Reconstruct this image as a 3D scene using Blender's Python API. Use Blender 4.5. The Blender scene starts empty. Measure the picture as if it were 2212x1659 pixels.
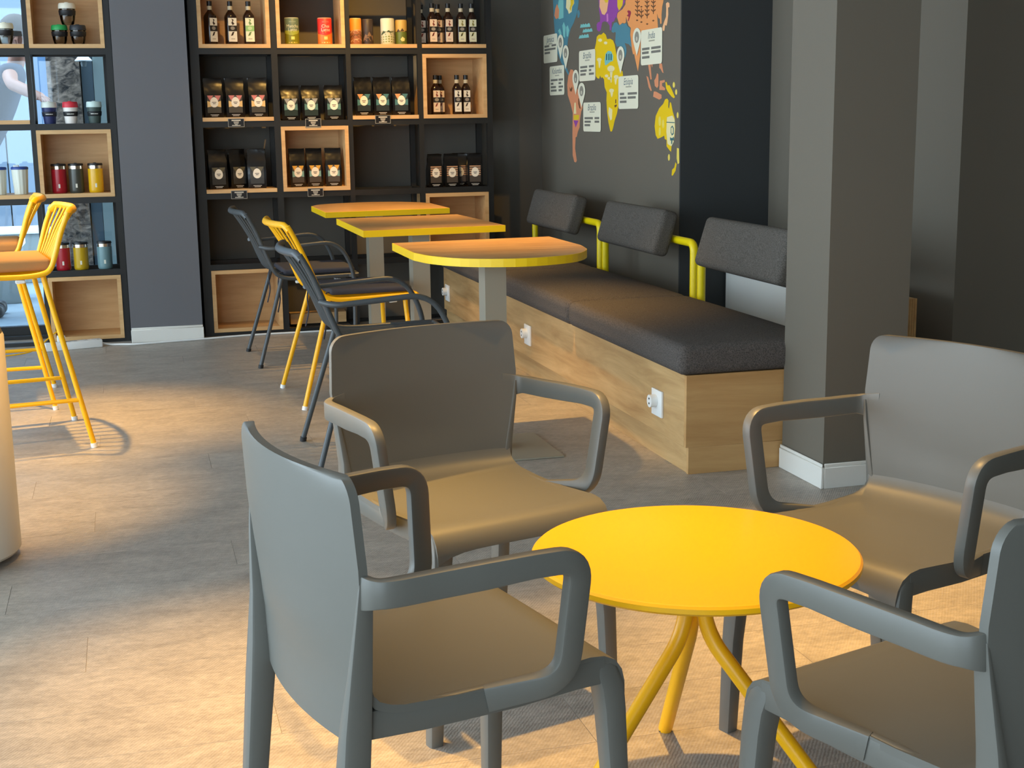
import bpy, bmesh, math, random
from mathutils import Vector, Matrix

# ------------------------------------------------------------------ camera, light, exposure
scene = bpy.context.scene
COL = scene.collection
FPX, YAW, PITCH, ROLL, CAMH = 2961.81, 0.270784, 0.193096, 0.014037, 1.25
cam_d = bpy.data.cameras.new('camera'); cam = bpy.data.objects.new('camera', cam_d); COL.objects.link(cam)
cam_d.sensor_fit = 'HORIZONTAL'; cam_d.sensor_width = 36.0; cam_d.lens = 36.0*FPX/2212.0
cam_d.clip_start = 0.05; cam_d.clip_end = 200
cy, sy, cp, sp = math.cos(YAW), math.sin(YAW), math.cos(PITCH), math.sin(PITCH)
_F = Vector((sy*cp, cy*cp, -sp)); _r = Vector((cy, -sy, 0)); _d = _F.cross(_r)
cr, sr = math.cos(ROLL), math.sin(ROLL)
RX = cr*_r + sr*_d; DN = -sr*_r + cr*_d
cam.matrix_world = Matrix(((RX.x, -DN.x, -_F.x, 0), (RX.y, -DN.y, -_F.y, 0), (RX.z, -DN.z, -_F.z, CAMH), (0, 0, 0, 1)))
scene.camera = cam

world = bpy.data.worlds.new('sky_light'); scene.world = world; world.use_nodes = True
bg = world.node_tree.nodes['Background']
bg.inputs[0].default_value = (0.70, 0.87, 1.0, 1); bg.inputs[1].default_value = 3.3
vs = scene.view_settings
vs.view_transform = 'Standard'; vs.look = 'None'; vs.gamma = 1.0; vs.use_curve_mapping = False; vs.exposure = 1.05

def portal(loc, rot, sx, sz):
    l = bpy.data.lights.new('window_portal', 'AREA'); l.shape = 'RECTANGLE'; l.size = sx; l.size_y = sz
    l.cycles.is_portal = True
    o = bpy.data.objects.new('window_portal', l); COL.objects.link(o); o.location = loc; o.rotation_euler = rot
portal((-4.45, 3.2, 1.45), (0, -math.pi/2, 0), 2.6, 10.4)
portal((-2.7, -3.05, 1.45), (math.pi/2, 0, 0), 3.6, 2.6)

def spot(loc, target, power, angle, blend=1.0, color=(1.0, 0.565, 0.14), rad=0.03):
    l = bpy.data.lights.new('ceiling_spot_light', 'SPOT'); l.energy = power; l.spot_size = math.radians(angle); l.spot_blend = blend
    l.color = color; l.shadow_soft_size = rad
    o = bpy.data.objects.new('ceiling_spot_light', l); COL.objects.link(o); o.location = loc
    o.rotation_euler = (Vector(target)-Vector(loc)).to_track_quat('-Z', 'Y').to_euler()
# warm ceiling spots (their housings are built with the ceiling)
SPOTS = [((-0.50, 5.9, 2.9), (-0.22, 5.95, 0), 330, 38),
         ((0.25, 2.9, 2.9), (-0.45, 4.70, 0.2), 400, 27),  # spot added to brighten the white bin; also reaches the floor behind it
         ((-0.1, 3.3, 2.9), (0.22, 2.85, 0), 330, 36),
         ((0.95, 2.9, 2.9), (0.98, 2.35, 0.3), 250, 50),
         ((2.1, 3.6, 2.9), (1.85, 3.05, 0), 330, 38),
         ((1.3, 5.6, 2.9), (1.55, 5.50, 0), 200, 48),
         ((1.3, 7.3, 2.9), (1.50, 7.20, 0.5), 170, 50),
         ((1.2, 6.9, 2.9), (1.30, 8.30, 1.4), 140, 60)]
for s_ in SPOTS: spot(*s_)

# ------------------------------------------------------------------ materials
MATS = {}
def lin(c): return tuple(((v/255)/12.92 if v/255 <= 0.04045 else ((v/255+0.055)/1.055)**2.4) for v in c)
def mat(name, rgb=None, rough=0.5, metal=0.0, lo=None, spec=0.5):
    if name in MATS: return MATS[name]
    m = bpy.data.materials.new(name); m.use_nodes = True
    b = m.node_tree.nodes['Principled BSDF']
    c = lo if lo else lin(rgb)
    b.inputs['Base Color'].default_value = (*c, 1); b.inputs['Roughness'].default_value = rough
    b.inputs['Metallic'].default_value = metal; b.inputs['Specular IOR Level'].default_value = spec
    MATS[name] = m; return m
def nd(m, t, **kw):
    n = m.node_tree.nodes.new(t)
    for k, v in kw.items():
        if k in ('inp',):
            for kk, vv in v.items(): n.inputs[kk].default_value = vv
        else: setattr(n, k, v)
    return n
def lk(m, a, b): m.node_tree.links.new(a, b)
def bump(m, scale, strength, dist=0.002, coord='Object', detail=4, stretch=(1, 1, 1)):
    b = m.node_tree.nodes['Principled BSDF']
    tc = nd(m, 'ShaderNodeTexCoord'); mp = nd(m, 'ShaderNodeMapping'); mp.inputs['Scale'].default_value = stretch
    lk(m, tc.outputs[coord], mp.inputs[0])
    n = nd(m, 'ShaderNodeTexNoise', inp={'Scale': scale, 'Detail': detail})
    lk(m, mp.outputs[0], n.inputs['Vector'])
    bp = nd(m, 'ShaderNodeBump', inp={'Strength': strength, 'Distance': dist})
    lk(m, n.outputs[0], bp.inputs['Height']); lk(m, bp.outputs[0], b.inputs['Normal'])
    return n
def mottle(m, c1, c2, scale, stretch=(1, 1, 1), detail=6, lo=0.35, hi=0.65, rnd=0.0, rough=0.6, dist=0.0):
    b = m.node_tree.nodes['Principled BSDF']
    tc = nd(m, 'ShaderNodeTexCoord'); mp = nd(m, 'ShaderNodeMapping'); mp.inputs['Scale'].default_value = stretch
    if rnd:
        oi = nd(m, 'ShaderNodeObjectInfo'); mu = nd(m, 'ShaderNodeMath', operation='MULTIPLY'); mu.inputs[1].default_value = rnd
        lk(m, oi.outputs['Random'], mu.inputs[0])
        cx = nd(m, 'ShaderNodeCombineXYZ')
        for i in range(3): lk(m, mu.outputs[0], cx.inputs[i])
        lk(m, cx.outputs[0], mp.inputs['Location'])
    lk(m, tc.outputs['Object'], mp.inputs[0])
    n = nd(m, 'ShaderNodeTexNoise', inp={'Scale': scale, 'Detail': detail, 'Roughness': rough, 'Distortion': dist})
    lk(m, mp.outputs[0], n.inputs['Vector'])
    r = nd(m, 'ShaderNodeValToRGB'); r.color_ramp.elements[0].position = lo; r.color_ramp.elements[1].position = hi
    r.color_ramp.elements[0].color = (*lin(c1), 1); r.color_ramp.elements[1].color = (*lin(c2), 1)
    lk(m, n.outputs[0], r.inputs[0]); lk(m, r.outputs[0], b.inputs['Base Color'])
    return n, r, mp

def wood(name, c1, c2, axis='x', scale=3.0, rough=0.45):
    m = mat(name, c1, rough)
    st = {'x': (1, 9, 9), 'y': (9, 1, 9), 'z': (9, 9, 1)}[axis]
    mottle(m, c1, c2, scale, st, 8, 0.25, 0.75, rnd=7.0, dist=0.6)
    return m

M_floor = mat('vinyl_plank', (150, 140, 128), 0.42)
n_, r_, mp_ = mottle(M_floor, (138, 130, 121), (188, 178, 166), 7.0, (0.8, 1.5, 1), 10, 0.22, 0.78, rnd=11.0, rough=0.72, dist=0.5)
nf = nd(M_floor, 'ShaderNodeTexNoise', inp={'Scale': 55.0, 'Detail': 6.0, 'Roughness': 0.7})
lk(M_floor, mp_.outputs[0], nf.inputs['Vector'])
mxf = nd(M_floor, 'ShaderNodeMix', data_type='RGBA', blend_type='OVERLAY'); mxf.inputs['Factor'].default_value = 0.55
lk(M_floor, r_.outputs[0], mxf.inputs['A']); lk(M_floor, nf.outputs[0], mxf.inputs['B'])
lk(M_floor, mxf.outputs['Result'], M_floor.node_tree.nodes['Principled BSDF'].inputs['Base Color'])
# fine woven relief on the planks
tc = nd(M_floor, 'ShaderNodeTexCoord'); mp = nd(M_floor, 'ShaderNodeMapping'); mp.inputs['Scale'].default_value = (1, 1, 1); mp.inputs['Rotation'].default_value = (0, 0, 0.6)
lk(M_floor, tc.outputs['Object'], mp.inputs[0])
w1 = nd(M_floor, 'ShaderNodeTexWave', inp={'Scale': 45.0, 'Distortion': 3.0, 'Detail': 2.0, 'Detail Scale': 2.0})
lk(M_floor, mp.outputs[0], w1.inputs['Vector'])
bp = nd(M_floor, 'ShaderNodeBump', inp={'Strength': 0.18, 'Distance': 0.002}); lk(M_floor, w1.outputs[0], bp.inputs['Height'])
lk(M_floor, bp.outputs[0], M_floor.node_tree.nodes['Principled BSDF'].inputs['Normal'])
M_joint = mat('floor_joint', (70, 66, 62), 0.8)
M_wall = mat('grey_wall_paint', (106, 99, 87), 0.75); bump(M_wall, 90, 0.10, 0.002)
M_wallblue = mat('slate_wall_paint', (104, 103, 106), 0.75); bump(M_wallblue, 90, 0.10, 0.002)
M_wallblack = mat('anthracite_wall_paint', (52, 54, 54), 0.75); bump(M_wallblack, 90, 0.10, 0.002)
M_ceil = mat('ceiling_paint', (205, 202, 196), 0.9)
M_white = mat('white_plastic', (235, 235, 232), 0.4)
M_skirt = mat('baseboard_white', (225, 222, 214), 0.45)
M_black = mat('black_metal', (24, 24, 23), 0.5)
M_dark = mat('dark_reveal', (18, 18, 19), 0.7)
M_oakx = wood('oak_box_x', (196, 150, 98), (222, 182, 128), 'x', 3.0)
M_oak = wood('oak_laminate', (166, 126, 78), (214, 176, 122), 'y', 2.2, 0.5)
M_oakend = wood('oak_laminate_end', (176, 130, 78), (206, 164, 108), 'x', 2.2, 0.5)
M_top = wood('table_oak', (172, 122, 70), (222, 178, 120), 'x', 4.5, 0.38)
M_yel = mat('yellow_paint', (250, 184, 5), 0.35)
M_yelband = mat('yellow_edge_band', (250, 205, 20), 0.4)
M_yeltube = mat('yellow_tube', (244, 218, 6), 0.35)
M_chair = mat('taupe_polypropylene', (102, 101, 95), 0.42); bump(M_chair, 900, 0.08, 0.0005)
M_anth = mat('anthracite_steel', (72, 76, 78), 0.4)
M_steel = mat('brushed_steel', (186, 180, 162), 0.45, 0.55); bump(M_steel, 60, 0.05, 0.001, stretch=(1, 1, 0.05))
M_fab = mat('charcoal_fabric', (66, 62, 62), 0.95, spec=0.2)
mottle(M_fab, (62, 58, 56), (104, 97, 92), 260, (1, 1, 1), 2, 0.3, 0.7); bump(M_fab, 420, 0.35, 0.002)
M_fabg = mat('grey_wool_fabric', (92, 90, 88), 0.95, spec=0.2)
mottle(M_fabg, (66, 62, 58), (108, 102, 95), 240, (1, 1, 1), 3, 0.3, 0.7); bump(M_fabg, 420, 0.35, 0.002)
M_cushd = mat('dark_grey_seat_pad', (70, 70, 78), 0.95, spec=0.2); bump(M_cushd, 300, 0.3, 0.002)
M_cusht = mat('sand_seat_pad', (168, 128, 82), 0.95, spec=0.2); bump(M_cusht, 300, 0.3, 0.002)
M_rubber = mat('black_rubber', (26, 26, 27), 0.6)
M_bag = mat('black_foil', (10, 9, 9), 0.24); bump(M_bag, 22, 0.35, 0.006, detail=1)
M_card = mat('card_cream', (236, 232, 206), 0.6)
M_ink = mat('ink_grey', (120, 118, 108), 0.7)
M_inkblue = mat('ink_slate', (70, 92, 106), 0.7)
M_glassd = mat('dark_glass', (38, 22, 14), 0.12)
M_capblack = mat('black_cap', (22, 21, 22), 0.4)
M_bin = mat('bin_white', (226, 214, 198), 0.35)

def glass_mat(name, col=(1, 1, 1), refl=0.1, rough=0.02):
    m = bpy.data.materials.new(name); m.use_nodes = True; nt = m.node_tree; nt.nodes.clear()
    o = nt.nodes.new('ShaderNodeOutputMaterial'); t = nt.nodes.new('ShaderNodeBsdfTransparent'); g = nt.nodes.new('ShaderNodeBsdfGlossy')
    t.inputs[0].default_value = (*col, 1); g.inputs['Roughness'].default_value = rough
    fr = nt.nodes.new('ShaderNodeFresnel'); fr.inputs[0].default_value = 1.45
    mx = nt.nodes.new('ShaderNodeMixShader'); nt.links.new(fr.outputs[0], mx.inputs[0])
    nt.links.new(t.outputs[0], mx.inputs[1]); nt.links.new(g.outputs[0], mx.inputs[2]); nt.links.new(mx.outputs[0], o.inputs[0])
    MATS[name] = m; return m
M_glass = glass_mat('window_glass', (0.86, 0.94, 1.0))
M_cupglass = glass_mat('cup_glass', (0.80, 0.78, 0.74))

# ------------------------------------------------------------------ mesh helpers
class MB:
    def __init__(self): self.v = []; self.f = []
    def add(self, v, f):
        o = len(self.v); self.v += [tuple(p) for p in v]; self.f += [tuple(i+o for i in q) for q in f]; return self
    def box(self, x0, x1, y0, y1, z0, z1):
        return self.add([(x0,y0,z0),(x1,y0,z0),(x1,y1,z0),(x0,y1,z0),(x0,y0,z1),(x1,y0,z1),(x1,y1,z1),(x0,y1,z1)],
                        [(0,3,2,1),(4,5,6,7),(0,1,5,4),(1,2,6,5),(2,3,7,6),(3,0,4,7)])
    def rings(self, rs, cap=True, closed=False):
        n = len(rs[0]); v = [p for r in rs for p in r]; f = []
        m = len(rs)
        for i in range(m if closed else m-1):
            j = (i+1) % m
            for k in range(n):
                f.append((i*n+k, i*n+(k+1) % n, j*n+(k+1) % n, j*n+k))
        if cap and not closed: f.append(tuple(reversed(range(n)))); f.append(tuple((m-1)*n+k for k in range(n)))
        return self.add(v, f)
    def tube(self, pts, r, n=8, closed=False, cap=True):
        pts = [Vector(p) for p in pts]; rs = []; N = len(pts); up = None
        for i, p in enumerate(pts):
            a = pts[(i-1) % N] if (closed or i > 0) else p; b = pts[(i+1) % N] if (closed or i < N-1) else p
            t = (b-a).normalized()
            if up is None: up = Vector((0, 0, 1)) if abs(t.z) < 0.9 else Vector((1, 0, 0))
            s = t.cross(up).normalized(); up = s.cross(t).normalized()
            rr = r[i] if isinstance(r, (list, tuple)) else r
            rs.append([p + rr*(math.cos(q)*s + math.sin(q)*up) for q in [2*math.pi*k/n for k in range(n)]])
        return self.rings(rs, cap, closed)
    def lathe(self, prof, n=20, cx=0, cy=0):
        rs = [[(cx+r*math.cos(2*math.pi*k/n), cy+r*math.sin(2*math.pi*k/n), z) for k in range(n)] for r, z in prof]
        return self.rings(rs)
    def sweep(self, pts, lat, w, t, ch=0.25):
        # rounded-rectangle ribbon: w in the plane of the path, t along lat
        pts = [Vector(p) for p in pts]; rs = []; N = len(pts)
        for i, p in enumerate(pts):
            a = pts[max(i-1, 0)]; b = pts[min(i+1, N-1)]; tg = (b-a).normalized()
            L = Vector(lat[i] if isinstance(lat, list) else lat); L = (L - tg*L.dot(tg)).normalized(); nn = tg.cross(L).normalized()
            ww = (w[i] if isinstance(w, list) else w)/2; tt = (t[i] if isinstance(t, list) else t)/2
            c = min(ww, tt)*ch*2; c2 = c*0.3
            sec = [(ww, tt-c), (ww-c2, tt-c2), (ww-c, tt), (-ww+c, tt), (-ww+c2, tt-c2), (-ww, tt-c), (-ww, -tt+c), (-ww+c2, -tt+c2), (-ww+c, -tt), (ww-c, -tt), (ww-c2, -tt+c2), (ww, -tt+c)]
            rs.append([p + nn*u + L*q for u, q in sec])
        return self.rings(rs)
    def build(self, name, m, parent=None, smooth=False, angle=40, bevel=0.0, seg=2):
        me = bpy.data.meshes.new(name); me.from_pydata([tuple(p) for p in self.v], [], self.f)
        bm = bmesh.new(); bm.from_mesh(me)
        if bevel: bmesh.ops.bevel(bm, geom=[e for e in bm.edges if e.calc_face_angle(0) > 0.5], offset=bevel, segments=seg, affect='EDGES', profile=0.6)
        bmesh.ops.recalc_face_normals(bm, faces=bm.faces); bm.to_mesh(me); bm.free()
        if smooth or bevel:
            me.shade_smooth(); me.set_sharp_from_angle(angle=math.radians(angle))
        if m: me.materials.append(m)
        o = bpy.data.objects.new(name, me); COL.objects.link(o)
        if parent: o.parent = parent
        return o

def box(name, x0, x1, y0, y1, z0, z1, m, parent=None, bevel=0.0, seg=2):
    return MB().box(x0, x1, y0, y1, z0, z1).build(name, m, parent, bevel=bevel, seg=seg)
def fillet(pts, r, n=5):
    pts = [Vector(p) for p in pts]; out = [pts[0]]
    for i in range(1, len(pts)-1):
        a, p, b = pts[i-1], pts[i], pts[i+1]; rr = r[i-1] if isinstance(r, (list, tuple)) else r
        da = (a-p); db = (b-p); rr = min(rr, da.length*0.49, db.length*0.49)
        s = p+da.normalized()*rr; e = p+db.normalized()*rr
        for k in range(n+1):
            t = k/n; out.append((1-t)**2*s + 2*t*(1-t)*p + t*t*e)
    out.append(pts[-1]); return out
def smooth_path(pts, n=6):
    pts = [Vector(p) for p in pts]; P = [2*pts[0]-pts[1]] + pts + [2*pts[-1]-pts[-2]]; out = []
    for i in range(1, len(P)-2):
        for k in range(n):
            t = k/n; a, b, c, d = P[i-1], P[i], P[i+1], P[i+2]
            out.append(0.5*((2*b)+(c-a)*t+(2*a-5*b+4*c-d)*t*t+(3*b-a-3*c+d)*t**3))
    out.append(pts[-1]); return out
def rect_ring(cx, cy, z, wx, wy, ch=0.22):
    a, b = wx/2, wy/2; c = min(a, b)*ch*2; d = c*0.3
    return [(cx+x, cy+y, z) for x, y in [(a, b-c), (a-d, b-d), (a-c, b), (-a+c, b), (-a+d, b-d), (-a, b-c), (-a, -b+c), (-a+d, -b+d), (-a+c, -b), (a-c, -b), (a-d, -b+d), (a, -b+c)]]
def rounded_poly(x0, x1, y0, y1, r, n=4):
    out = []
    for cx, cy_, a0 in ((x1-r, y1-r, 0), (x0+r, y1-r, 90), (x0+r, y0+r, 180), (x1-r, y0+r, 270)):
        for k in range(n+1):
            a = math.radians(a0+90*k/n); out.append((cx+r*math.cos(a), cy_+r*math.sin(a)))
    return out
def softbox(sx, sy, sz, r, crown=0.0, n=10, bottom=True):
    """rounded cushion centred at origin in x, y; z from 0 to sz"""
    def ticks(s):
        h = s/2; t = [-h, -h+r*0.3, -h+r*0.65, -h+r]; m = n
        t += [(-h+r)+(s-2*r)*k/m for k in range(1, m)]; return t + [-q for q in reversed(t[:4])]
    bm = bmesh.new(); X, Y, Z = ticks(sx), ticks(sy), ticks(sz) if sz > 2.2*r else [-sz/2, -sz/2+r*0.3, -sz/2+r*0.65, sz/2-r*0.65, sz/2-r*0.3, sz/2]
    cache = {}
    def vert(x, y, z):
        k = (round(x, 5), round(y, 5), round(z, 5))
        if k in cache: return cache[k]
        rz = min(r, sz/2*0.999)
        q = Vector((max(-sx/2+r, min(sx/2-r, x)), max(-sy/2+r, min(sy/2-r, y)), max(-sz/2+rz, min(sz/2-rz, z))))
        d = Vector((x, y, z))-q
        p = q+d.normalized()*r if d.length > 1e-9 else Vector((x, y, z))
        if abs(p.z-q.z) > rz: p.z = q.z+math.copysign(rz, p.z-q.z)
        if crown and p.z > 0: p.z += crown*(1-(2*p.x/sx)**2)*(1-(2*p.y/sy)**2)
        if crown and not bottom and p.z < 0: p.z -= crown*(1-(2*p.x/sx)**2)*(1-(2*p.y/sy)**2)
        v = bm.verts.new((p.x, p.y, p.z+sz/2)); cache[k] = v; return v
    def face(A, B, mk):
        for i in range(len(A)-1):
            for j in range(len(B)-1):
                q = [mk(A[i], B[j]), mk(A[i+1], B[j]), mk(A[i+1], B[j+1]), mk(A[i], B[j+1])]
                if len(set(q)) == 4:
                    try: bm.faces.new(q)
                    except ValueError: pass
    for s in (-1, 1):
        face(X, Y, lambda a, b: vert(a, b, s*sz/2)); face(X, Z, lambda a, b: vert(a, s*sy/2, b)); face(Y, Z, lambda a, b: vert(s*sx/2, a, b))
    bmesh.ops.recalc_face_normals(bm, faces=bm.faces)
    me = bpy.data.meshes.new('soft'); bm.to_mesh(me); bm.free(); me.shade_smooth(); return me
def mobj(name, me, m, parent=None, loc=(0, 0, 0), rot=(0, 0, 0)):
    if m and not me.materials: me.materials.append(m)
    me.name = name
    o = bpy.data.objects.new(name, me); COL.objects.link(o); o.parent = parent; o.location = loc; o.rotation_euler = rot; return o
def tag(o, label=None, cat=None, group=None, kind=None):
    if label: o['label'] = label
    if cat: o['category'] = cat
    if group: o['group'] = group
    if kind: o['kind'] = kind
    return o
def thing(name, label, cat, loc=(0, 0, 0), rz=0.0, group=None):
    o = bpy.data.objects.new(name, None); COL.objects.link(o); o.location = loc; o.rotation_euler = (0, 0, rz); o.empty_display_size = 0.1
    return tag(o, label, cat, group)
def copy_tree(o, parent=None):
    c = o.copy(); COL.objects.link(c); c.parent = parent
    for ch in list(o.children): copy_tree(ch, c)
    return c
def struct(o): o['kind'] = 'structure'; return o
def text_mesh(s, size, shear=0.0, extrude=0.0):
    cu = bpy.data.curves.new('txt', 'FONT'); cu.body = s; cu.size = size; cu.align_x = 'CENTER'; cu.align_y = 'CENTER'; cu.shear = shear; cu.resolution_u = 2; cu.extrude = extrude
    t = bpy.data.objects.new('txt', cu); COL.objects.link(t)
    dg = bpy.context.evaluated_depsgraph_get(); me = bpy.data.meshes.new_from_object(t.evaluated_get(dg))
    bpy.data.objects.remove(t); bpy.data.curves.remove(cu); return me
def prism(poly, t, name, m, parent, M):
    """flat 2-D polygon extruded by t, placed by matrix M (x, y in plane, z out)"""
    bm = bmesh.new(); vs_ = [bm.verts.new((x, y, 0)) for x, y in poly]; f = bm.faces.new(vs_)
    ext = bmesh.ops.extrude_face_region(bm, geom=[f]); bmesh.ops.translate(bm, vec=(0, 0, t), verts=[e for e in ext['geom'] if isinstance(e, bmesh.types.BMVert)])
    bmesh.ops.triangulate(bm, faces=[q for q in bm.faces if len(q.verts) > 4]); bmesh.ops.recalc_face_normals(bm, faces=bm.faces)
    bmesh.ops.transform(bm, matrix=M, verts=bm.verts)
    me = bpy.data.meshes.new(name); bm.to_mesh(me); bm.free(); me.materials.append(m)
    o = bpy.data.objects.new(name, me); COL.objects.link(o); o.parent = parent; return o

# ------------------------------------------------------------------ the room shell
XM, YB = 2.581, 8.50
floor = struct(box('floor', -4.6, 5.2, -3.2, 8.66, -0.12, -0.0025, M_floor))
random.seed(4)
PW, PL, GAP = 0.23, 1.22, 0.0010
plank_me = {}
def plank_mesh(L):
    k = round(L, 3)
    if k not in plank_me:
        o = MB().box(-L/2+GAP/2, L/2-GAP/2, -PW/2+GAP/2, PW/2-GAP/2, -0.0022, 0).build('plank', M_floor); plank_me[k] = o.data
        bpy.data.objects.remove(o)
    return plank_me[k]
row = 0; yy = 0.50
while yy < 8.55:
    x = -2.6 + [0, 0.41, 0.82, 0.2, 0.61][row % 5] - 0.82
    while x < 3.4:
        a, b = max(x, -2.6), min(x+PL, 3.4)
        if b-a > 0.2:
            o = bpy.data.objects.new('plank', plank_mesh(b-a)); COL.objects.link(o); o.parent = floor; o.location = ((a+b)/2, yy, 0)
        x += PL
    yy += PW; row += 1
struct(box('ceiling', -4.6, 5.2, -3.2, 8.66, 3.0, 3.1, M_ceil))
struct(box('wall_back', 0.384, 3.4, YB, YB+0.16, 0, 3.0, mat('grey_wall_paint_shaded', (90, 85, 77), 0.8)))  # the grey wall paint, darkened to put the shelf's shade into the colour
struct(box('wall_pillar', -0.019, 0.384, 8.088, 8.66, 0, 3.0, M_wallblue))
def baseboard(name, x0, x1, y0, y1, h=0.085):
    m = MB(); m.box(x0, x1, y0, y1, 0, h-0.012); m.box(x0+0.003, x1-0.003, y0+0.004, y1, h-0.012, h)
    return struct(m.build(name, M_skirt, bevel=0.002, seg=1))
baseboard('baseboard_pillar', -0.019, 0.388, 8.074, 8.0875)
struct(box('wall_right', XM, 3.4, 6.225, YB, 0, 3.0, M_wall))
struct(box('wall_return', XM+0.001, 3.4, 6.215, 6.2245, 0, 3.0, M_wallblack))
struct(box('wall_alcove', 3.05, 3.4, 4.60, 6.2145, 0, 3.0, M_wall))
struct(box('wall_recess', 3.4, 5.2, 4.60, 4.76, 0, 3.0, M_wall))
struct(box('wall_side', 5.1, 5.2, -3.2, 4.60, 0, 3.0, M_wall))
struct(box('wall_rear', -0.8, 5.1, -3.2, -3.1, 0, 3.0, M_wall))
w3 = struct(MB().box(-4.6, -0.8, -3.2, -3.1, 2.78, 3.0).box(-4.6, -0.8, -3.2, -3.1, 0, 0.12).build('window_3', M_black))
for x0 in (-3.1, -2.0, -0.88): box('window_frame', x0, x0+0.07, -3.18, -3.11, 0.1205, 2.7795, M_black, w3)
struct(box('wall_column', 2.205, 2.506, 4.038, 4.340, 0, 3.0, M_wall))
baseboard('baseboard_column', 2.193, 2.2045, 4.026, 4.340)
baseboard('baseboard_column_front', 2.2046, 2.518, 4.026, 4.0375)
# street window beside the shelf: frame, panes
w1 = struct(MB().box(-4.5, -0.02, 8.56, 8.62, 0, 0.06).box(-4.5, -0.02, 8.56, 8.62, 2.85, 3.0).build('window_1', M_black))
for x0, x1 in ((-0.075, -0.02), (-0.98, -0.94), (-2.2, -2.15), (-3.4, -3.35), (-4.5, -4.44)):
    box('window_frame', x0, x1, 8.56, 8.62, 0.0605, 2.8495, M_black, w1)
for x0, x1 in ((-0.94, -0.075), (-2.15, -0.98), (-3.35, -2.2), (-4.44, -3.4)):
    box('pane', x0+0.001, x1-0.001, 8.588, 8.594, 0.061, 2.849, M_glass, w1)
# glazed front on the left, its openings let the daylight in
w2 = struct(MB().box(-4.6, -4.5, -3.1, 8.56, 2.78, 3.0).box(-4.6, -4.5, -3.1, 8.56, 0, 0.12).build('window_2', M_black))
for y0 in (-3.1, -1.5, 0.6, 2.7, 4.8, 6.9, 8.46):
    box('window_frame', -4.58, -4.5, y0, y0+(1.0 if y0 < -3 else 0.08), 0.1205, 2.7795, M_black, w2)

# ceiling spot housings
for i, s_ in enumerate(SPOTS):
    l = Vector(s_[0]); d = (Vector(s_[1])-l).normalized()
    t = thing('ceiling_spotlight', 'black tube spotlight on the ceiling with a warm lamp', 'spotlight', (l.x, l.y, 0), 0, 'ceiling spotlights')
    MB().tube([(0, 0, 3.0), (0, 0, 2.97)], 0.04, 14).build('mount', M_black, t, True)
    b = Vector((0, 0, 2.955)); q = d.to_track_quat('Z', 'Y').to_matrix()
    prof = [(0.0, -0.005), (0.036, -0.005), (0.036, 0.04), (0.033, 0.04), (0.033, 0.0)]
    m = MB().tube([b, Vector((0, 0, 2.972))], 0.012, 10)
    rs = [[Vector((0, 0, 2.9)) + q @ Vector((r*math.cos(a), r*math.sin(a), z-0.055)) for a in [2*math.pi*k/14 for k in range(14)]] for r, z in [(0.036, 0.0), (0.036, 0.11), (0.031, 0.11), (0.031, 0.02)]]
    m.rings(rs, cap=False); m.build('housing', M_black, t, True)

# ------------------------------------------------------------------ shelving
ZT = [0.021, 0.421, 0.833, 1.242, 1.651, 2.06, 2.47]
RT = 0.034
Y0, Y1 = 8.161, 8.46
def shelving(name, label, stiles):
    t = thing(name, label, 'shelf unit')
    xa, xb = stiles[0][0], stiles[-1][1]
    for a, b in stiles:
        box('stile', a, b, Y0, Y0+0.03, 0, ZT[-1], M_black, t)
        box('stile', a, b, Y1-0.03, Y1, 0, ZT[-1], M_black, t)
    for z in ZT:
        z0 = max(z-RT, 0.0)
        for (a, b), (c, d) in zip(stiles[:-1], stiles[1:]):
            box('rail', b, c, Y0+0.001, Y0+0.03, z0, z-0.0005, M_black, t)
            box('rail', b, c, Y1-0.03, Y1-0.001, z0, z-0.0005, M_black, t)
        for a, b in stiles:
            w = min(b-a, 0.03)
            box('side_rail', b-w, b, Y0+0.03, Y1-0.03, z0, z-0.0005, M_black, t)
    return t
SR = [(0.402, 0.452), (0.857, 0.893), (1.288, 1.316), (1.713, 1.742), (2.134, 2.168)]
SL = [(-0.91, -0.88), (-0.482, -0.456), (-0.056, -0.022)]
shelving('shelf_unit', 'black steel shelf unit of four columns holding coffee bags and bottles', SR)
shelving('shelf_unit', 'black steel shelf unit of cups and mugs before the street window', SL)
def cell(S, c, r): return S[c][1], S[c+1][0], ZT[r], ZT[r+1]-RT
def display_box(S, c, r, label, back=True):
    x0, x1, z0, z1 = cell(S, c, r); x0 += 0.0006; x1 -= 0.0006; z1 -= 0.001; w = 0.022; ya, yb = Y0-0.006, Y1-0.033
    t = thing('display_box', label, 'wooden box', ((x0+x1)/2, Y0, z0), 0, 'oak boxes set into the black shelf units')
    h = z1-z0; q = (x1-x0)/2; ya -= Y0; yb -= Y0
    box('bottom_panel', -q, q, ya, yb, 0, w, M_oakx, t); box('top_panel', -q, q, ya, yb, h-w, h, M_oakx, t)
    box('side_panel', -q, -q+w, ya, yb, w+0.0002, h-w-0.0002, M_oakx, t); box('side_panel', q-w, q, ya, yb, w+0.0002, h-w-0.0002, M_oakx, t)
    if back: box('back_panel', -q+w+0.0002, q-w-0.0002, yb-0.012, yb, w+0.0002, h-w-0.0002, M_oakx, t)
def shelf_board(S, c, r, label):
    x0, x1, z0, z1 = cell(S, c, r)
    o = box('shelf_board', x0+0.0008, x1-0.0008, Y0-0.006, Y1-0.033, z0, z0+0.022, M_oakx, None)
    tag(o, label, 'shelf board', 'oak boards laid in the black shelf units')
display_box(SR, 0, 4, 'open oak box framing three square dark bottles on the top shelf')
display_box(SR, 1, 4, 'open oak box framing a green tin and a red tin', False)
display_box(SR, 3, 3, 'open oak box framing four bottles under a row of bottles')
display_box(SR, 1, 2, 'open oak box framing three black coffee bags')
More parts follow.
